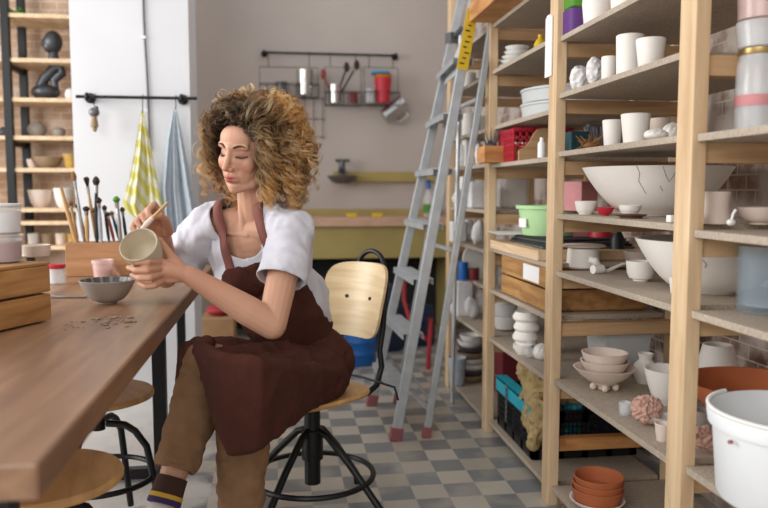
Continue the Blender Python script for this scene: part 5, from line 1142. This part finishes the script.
for nm, a, b, t, r_ in (('trouser_cuff', kRm, J['aR'], .87, .055), ('trouser_cuff', kLm, J['aL'], .92, .057)):
    d = (b-a); m4, Ln = orient(lerp(a, b, t-.10), lerp(a, b, t+.03)); g = MB().lathe([(r_*.93, 0), (r_, .006), (r_*1.03, Ln*.5), (r_, Ln-.004), (r_*.93, Ln), (r_*.86, Ln-.006), (r_*.9, .01)], seg=40, m=m4, wob=.03)
    cm_ = crumple(g.mesh('c'), .005, 30, 4); link(nm, prel(cm_), 'trousers', person, smooth='all')
# socks and shoes
for a, b, s in ((kRm, J['aR'], 1), (kLm, J['aL'], -1)):
    d = (b-a).normalized(); toe = (fw_*.8-lf_*.25 if s == 1 else fw_); toe = Vector((toe.x, toe.y, -.55 if s == 1 else -.12)).normalized()
    heel = b+d*.075
    m4, Ln = orient(b-d*.012, b+d*.036); rel(person, MB().lathe([(.042, -.0), (.0425, Ln*.5), (.044, Ln), (.03, Ln)], seg=28, m=m4)).build('sock', 'sock_dark', person)
    m4, Ln = orient(b+d*.034, b+d*.046); rel(person, MB().lathe([(.045, 0), (.046, Ln*.5), (.045, Ln)], seg=28, m=m4)).build('sock_stripe', 'sock_yellow', person)
    m4, Ln = orient(b+d*.045, b+d*.06); rel(person, MB().lathe([(.045, 0), (.046, Ln*.5), (.045, Ln)], seg=28, m=m4)).build('sock_stripe', 'sock_purple', person)
    f = MB().chain([heel, heel+toe*.09, heel+toe*.16], [.036, .036, .03]); link('shoe', prel(remesh(f, .006, 4)), 'shoe_white', person, smooth='all')
# apron skirt: wraps the lap, falls off the near thigh and over the knee
sk2 = MB(); sk2.ell(J['pel']+Vector((0, 0, .03)), (.152, .125, .10), RTs)
sk2.chain([J['hL']+Vector((0, 0, .01)), lerp(J['hL'], J['kL'], .5), lerp(J['hL'], J['kL'], .92)], [.10, .10, .088]); sk2.chain([J['hR']+Vector((0, 0, .01)), lerp(J['hR'], J['kR'], .55), lerp(J['hR'], J['kR'], .93)], [.10, .092, .082])
sk2.chain([lerp(J['hL'], J['kR'], .3), lerp(J['kL'], J['kR'], .5)+Vector((0, 0, .01))], [.10, .075])
def panel(mb, P_, r=.012, n=14):
    """cloth panel between a top polyline and a bottom polyline, thickened so that it fuses with the lap"""
    A, B = P_
    for i in range(n+1):
        s = i/n*(len(A)-1); k = min(int(s), len(A)-2); a = lerp(A[k], A[k+1], s-k); b = lerp(B[k], B[k+1], s-k); w_ = .004*math.sin(i*1.4)
        mb.cap(a, b+FW*w_, .02, r, 8, 3)
    return mb
panel(sk2, ([W(202, 352, 2.07), W(222, 360, 1.985), W(258, 366, 1.98), W(300, 370, 2.14), W(334, 372, 2.30)],
            [W(217, 412, 2.0), W(230, 452, 1.955), W(255, 447, 1.965), W(296, 418, 2.16), W(332, 388, 2.32)]), .010, 48)
panel(sk2, ([W(206, 344, 2.12), W(196, 346, 2.18), W(187, 350, 2.26)], [W(196, 352, 2.10), W(181, 404, 2.24), W(178, 406, 2.29)]), .009, 24)
skm = remesh(sk2, .0055, 7, .6); Rst = Matrix.Identity(3); folds(skm, .009, 12, (7, 7, 5)); folds(skm, .004, 19, (20, 20, 12))
link('apron_skirt', prel(skm), 'apron', person, smooth='all')
# waist tie knot seen on the hip
tk = MB().ell(J['wst']+RTs @ Vector((.0, .125, -.05)), (.02, .012, .015), RTs)
rel(person, tk).build('apron_tie', 'apron', person)
for o in list(person.children):
    if o.name.split('.')[0] in ('body', 'trousers', 'apron_skirt', 'apron_bib'):
        a = np_co(o.data)+np.array(person.location); q = (a-np.array(ch.location)) @ np.array(RC); k = (np.abs(q[:, 0]/.215)**2.6+np.abs((q[:, 1]-.02)/.21)**2.6 < 1)
        lo = ZS+{'body': .030, 'trousers': .022}.get(o.name.split('.')[0], .016); a[:, 2] = np.where(k & (a[:, 2] < lo) & (a[:, 2] > ZS-.12), lo, a[:, 2])
        o.data.vertices.foreach_set('co', (a-np.array(person.location)).ravel()); o.data.update()
# ------------------------------------------------------------------ hair
cap_ = MB(); cap_.ell(hp(0, -.042, .045), (.082, .092, .084), RH); cap_.ell(hp(.058, -.055, -.03), (.045, .06, .10), RH); cap_.ell(hp(-.062, -.045, -.03), (.045, .06, .10), RH); cap_.ell(hp(0, -.075, -.02), (.08, .05, .10), RH)
cm_ = remesh(cap_, .006, 3); crumple(cm_, .012, 30, 2)
m, n, l, b = base('hair', .42, 0, .5); at = n.new('ShaderNodeAttribute'); at.attribute_name = 'tint'; l.new(at.outputs['Color'], b.inputs['Base Color'])
mat('hair_root', '382114', .6, var=.3, scale=40)
link('hair_undercoat', prel(cm_), 'hair_root', person, smooth='all')
rng = np.random.default_rng(11)
NL, NP_, SG, ST = 640, 52, 3, 12
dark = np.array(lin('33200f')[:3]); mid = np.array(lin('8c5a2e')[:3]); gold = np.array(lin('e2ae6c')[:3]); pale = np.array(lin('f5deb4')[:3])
V, F, COL = [], [], []; k0 = 0; made = 0
while made < NL:
    edge = made > NL*.86
    d = rng.normal(size=3); d /= np.linalg.norm(d)
    if d[2] < -.4: continue
    rp = np.array([0, -.022, .035])+d*np.array([.077, .09, .085])
    if rp[1] > .022 and rp[2] < .080 and not (rp[1] < .05 and abs(rp[0]) > .06): continue
    side = np.sign(d[0]) if abs(d[0]) > .12 else rng.choice([-1, 1, 1])
    if edge: side = rng.choice([-1, 1, 1]); rp = np.array([side*rng.uniform(.045, .072), rng.uniform(.02, .055), rng.uniform(.04, .095)]); d = np.array([side*.8, .3, .5]); d /= np.linalg.norm(d)
    th = math.atan2(d[1], d[0])+rng.normal()*.35; hor = np.array([math.cos(th), math.sin(th)])
    if hor[1] > .25: hor = np.array([side*1.0, rng.uniform(-.2, .35)]); hor /= np.linalg.norm(hor)
    zt = rng.uniform(-.205, .085) if rng.random() < .72 else rng.uniform(.02, .125)
    rad = .168*rng.uniform(.6, 1.0)*(math.sqrt(max(.08, 1-(zt/.14)**2))*.93 if zt > 0 else math.sqrt(max(.25, 1-((zt+.03)/.25)**2)))
    e = np.array([hor[0]*rad*(1.07 if hor[0] > 0 else .97)+.026, -.035+hor[1]*rad*.95, zt+.015])
    if edge: e = np.array([side*rng.uniform(.06, .12), rng.uniform(.0, .06), rng.uniform(-.15, .03)])
    c1 = rp+d*rng.uniform(.04, .075)+np.array([0, 0, .02]); c2 = e+np.array([hor[0]*.02, hor[1]*.02, rng.uniform(.03, .08)])
    t = np.linspace(0, 1, NP_)[:, None]; p = (1-t)**3*rp+3*(1-t)**2*t*c1+3*(1-t)*t*t*c2+t**3*e
    lj = rng.uniform(0, .035)
    fr = (p[:, 1] > .0) & (p[:, 2] < .060) & (p[:, 2] > -.19)
    lim = (.056 if side > 0 else .064)+lj+.15*np.clip(p[:, 1], 0, .2); need = fr & (np.abs(p[:, 0]) < lim)
    p[need, 0] = side*lim[need]; yl = .075-.9*lj+rng.uniform(-.01, .01); p[:, 1] = np.where(fr, np.minimum(p[:, 1], yl), p[:, 1])
    for _ in range(3): p[1:-1] = (p[:-2]+p[1:-1]*2+p[2:])/4
    def fr_(p):
        tg = np.gradient(p, axis=0); tg /= np.linalg.norm(tg, axis=1)[:, None]; n1 = np.cross(tg, [0.3, .2, 1]); n1 /= np.linalg.norm(n1, axis=1)[:, None]; return n1, np.cross(tg, n1)
    n1, n2 = fr_(p); L_ = np.linalg.norm(np.diff(p, axis=0), axis=1).sum(); turns = L_/rng.uniform(.032, .055); hr = rng.uniform(.006, .014); ph = rng.uniform(0, 6.28)
    ang = ph+turns*2*PI*t[:, 0]; env = np.clip(t[:, 0]*4, 0, 1)
    tone = rng.uniform(0, 1); end = gold if tone < .6 else (gold*.5+pale*.5); end = mid if tone < .2 else end; done = 0
    for k in range(ST):
        a_ = ang+rng.normal()*.28; fz = 3.2 if k < 3 else 1.0; hh = hr*rng.uniform(.75, 1.25); off = rng.normal(size=3)*.0026*fz; a_ = a_+(fz-1)*rng.normal()*t[:, 0]*2
        q_ = p+off+(n1*np.cos(a_)[:, None]+n2*np.sin(a_)[:, None])*(hh*env)[:, None]
        bad = (q_[:, 1] > .03) & (np.abs(q_[:, 0]) < .05) & (q_[:, 2] < .052)
        if bad.any(): continue
        m1_, m2_ = fr_(q_); w_ = rng.uniform(.0006, .0013)*np.clip(1.5-t[:, 0], .4, 1)
        ring = np.stack([q_+(m1_*math.cos(q)+m2_*math.sin(q)*.6)*w_[:, None] for q in [2*PI*i/SG for i in range(SG)]], 1)
        V.append(ring.reshape(-1, 3)); idx = np.arange(NP_*SG).reshape(NP_, SG)+k0
        F.append(np.stack([idx[:-1], np.roll(idx[:-1], -1, 1), np.roll(idx[1:], -1, 1), idx[1:]], -1).reshape(-1, 4)); k0 += NP_*SG
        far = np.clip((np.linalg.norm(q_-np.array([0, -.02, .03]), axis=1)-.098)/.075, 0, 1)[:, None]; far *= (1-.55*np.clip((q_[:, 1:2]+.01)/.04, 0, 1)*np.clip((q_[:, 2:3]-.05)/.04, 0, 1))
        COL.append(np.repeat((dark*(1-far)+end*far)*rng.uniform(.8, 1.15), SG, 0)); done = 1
    made += done
V = np.concatenate(V); F = np.concatenate(F); COL = np.concatenate(COL)
Vw = V @ np.array(RH).T+np.array(HC)-np.array(person.location)
hm = bpy.data.meshes.new('hair'); hm.vertices.add(len(Vw)); hm.vertices.foreach_set('co', Vw.ravel()); hm.loops.add(F.size); hm.loops.foreach_set('vertex_index', F.ravel().astype(np.int32))
hm.polygons.add(len(F)); hm.polygons.foreach_set('loop_start', (np.arange(len(F))*4).astype(np.int32)); hm.update(calc_edges=True); hm.validate()
ca = hm.color_attributes.new('tint', 'FLOAT_COLOR', 'POINT'); ca.data.foreach_set('color', np.concatenate([COL, np.ones((len(COL), 1))], 1).ravel())
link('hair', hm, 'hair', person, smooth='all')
# ------------------------------------------------------------------ cup and tool in her hands
cup_c = W(138.5, 244.5, 1.915); ax = (-FW*.80+UP*.50-RT*.10).normalized(); m4, _ = orient((0, 0, 0), ax)
co_ = thing('clay_cup', 'pale cream cup held tilted in her left hand', 'cup', cup_c-ax*.078)
MB().lathe([(.034, 0), (.038, .003), (.046, .03), (.0495, .06), (.0502, .078), (.0485, .08), (.0465, .078), (.0455, .06), (.042, .03), (.035, .007), (.001, .006)], seg=56, m=m4).build('body', 'cup_outer', co_)
MB().lathe([(.0462, .074), (.0452, .06), (.0417, .03), (.0347, .0085), (.001, .0076)], seg=56, m=m4, caps=False).build('inside_glaze', 'cup_inner', co_, smooth='all')
a, b = W(142, 229, 2.045), W(168.5, 201.5, 2.03)
tl_ = thing('sculpting_tool', 'small grey and tan pointed tool held in her right hand over the cup', 'tool', a)
rel(tl_, MB().tube([a, lerp(a, b, .2), lerp(a, b, .42)], [.006, .0085, .0065], 12)).build('grip', 'bisque_warm', tl_)
rel(tl_, MB().tube([lerp(a, b, .40), lerp(a, b, .9), b], [.005, .004, .001], 10)).build('wooden_tip', 'handle_wood', tl_)
# ------------------------------------------------------------------ light and view
w = bpy.data.worlds.new('world'); S.world = w; w.use_nodes = True
bg = w.node_tree.nodes['Background']; bg.inputs['Color'].default_value = (.97, .97, .98, 1); bg.inputs['Strength'].default_value = .78
def area(name, loc, target, sx, sy_, power, col=(1, 1, 1)):
    d = bpy.data.lights.new(name, 'AREA'); d.shape = 'RECTANGLE'; d.size = sx; d.size_y = sy_; d.energy = power; d.color = col
    o = bpy.data.objects.new(name, d); C.objects.link(o); o.location = loc; o.rotation_euler = (Vector(target)-Vector(loc)).to_track_quat('-Z', 'Y').to_euler()
area('window_light_left', (-3.6, 2.6, 1.9), (0, 2.4, .9), 2.6, 2.0, 150, (1, .98, .95))
area('window_light_rear', (-1.8, -1.4, 2.3), (.6, 2.8, .8), 2.4, 1.6, 60, (1, .97, .93))
v = S.view_settings; v.view_transform = 'Standard'; v.look = 'None'; v.gamma = 1; v.use_curve_mapping = False; v.exposure = 0
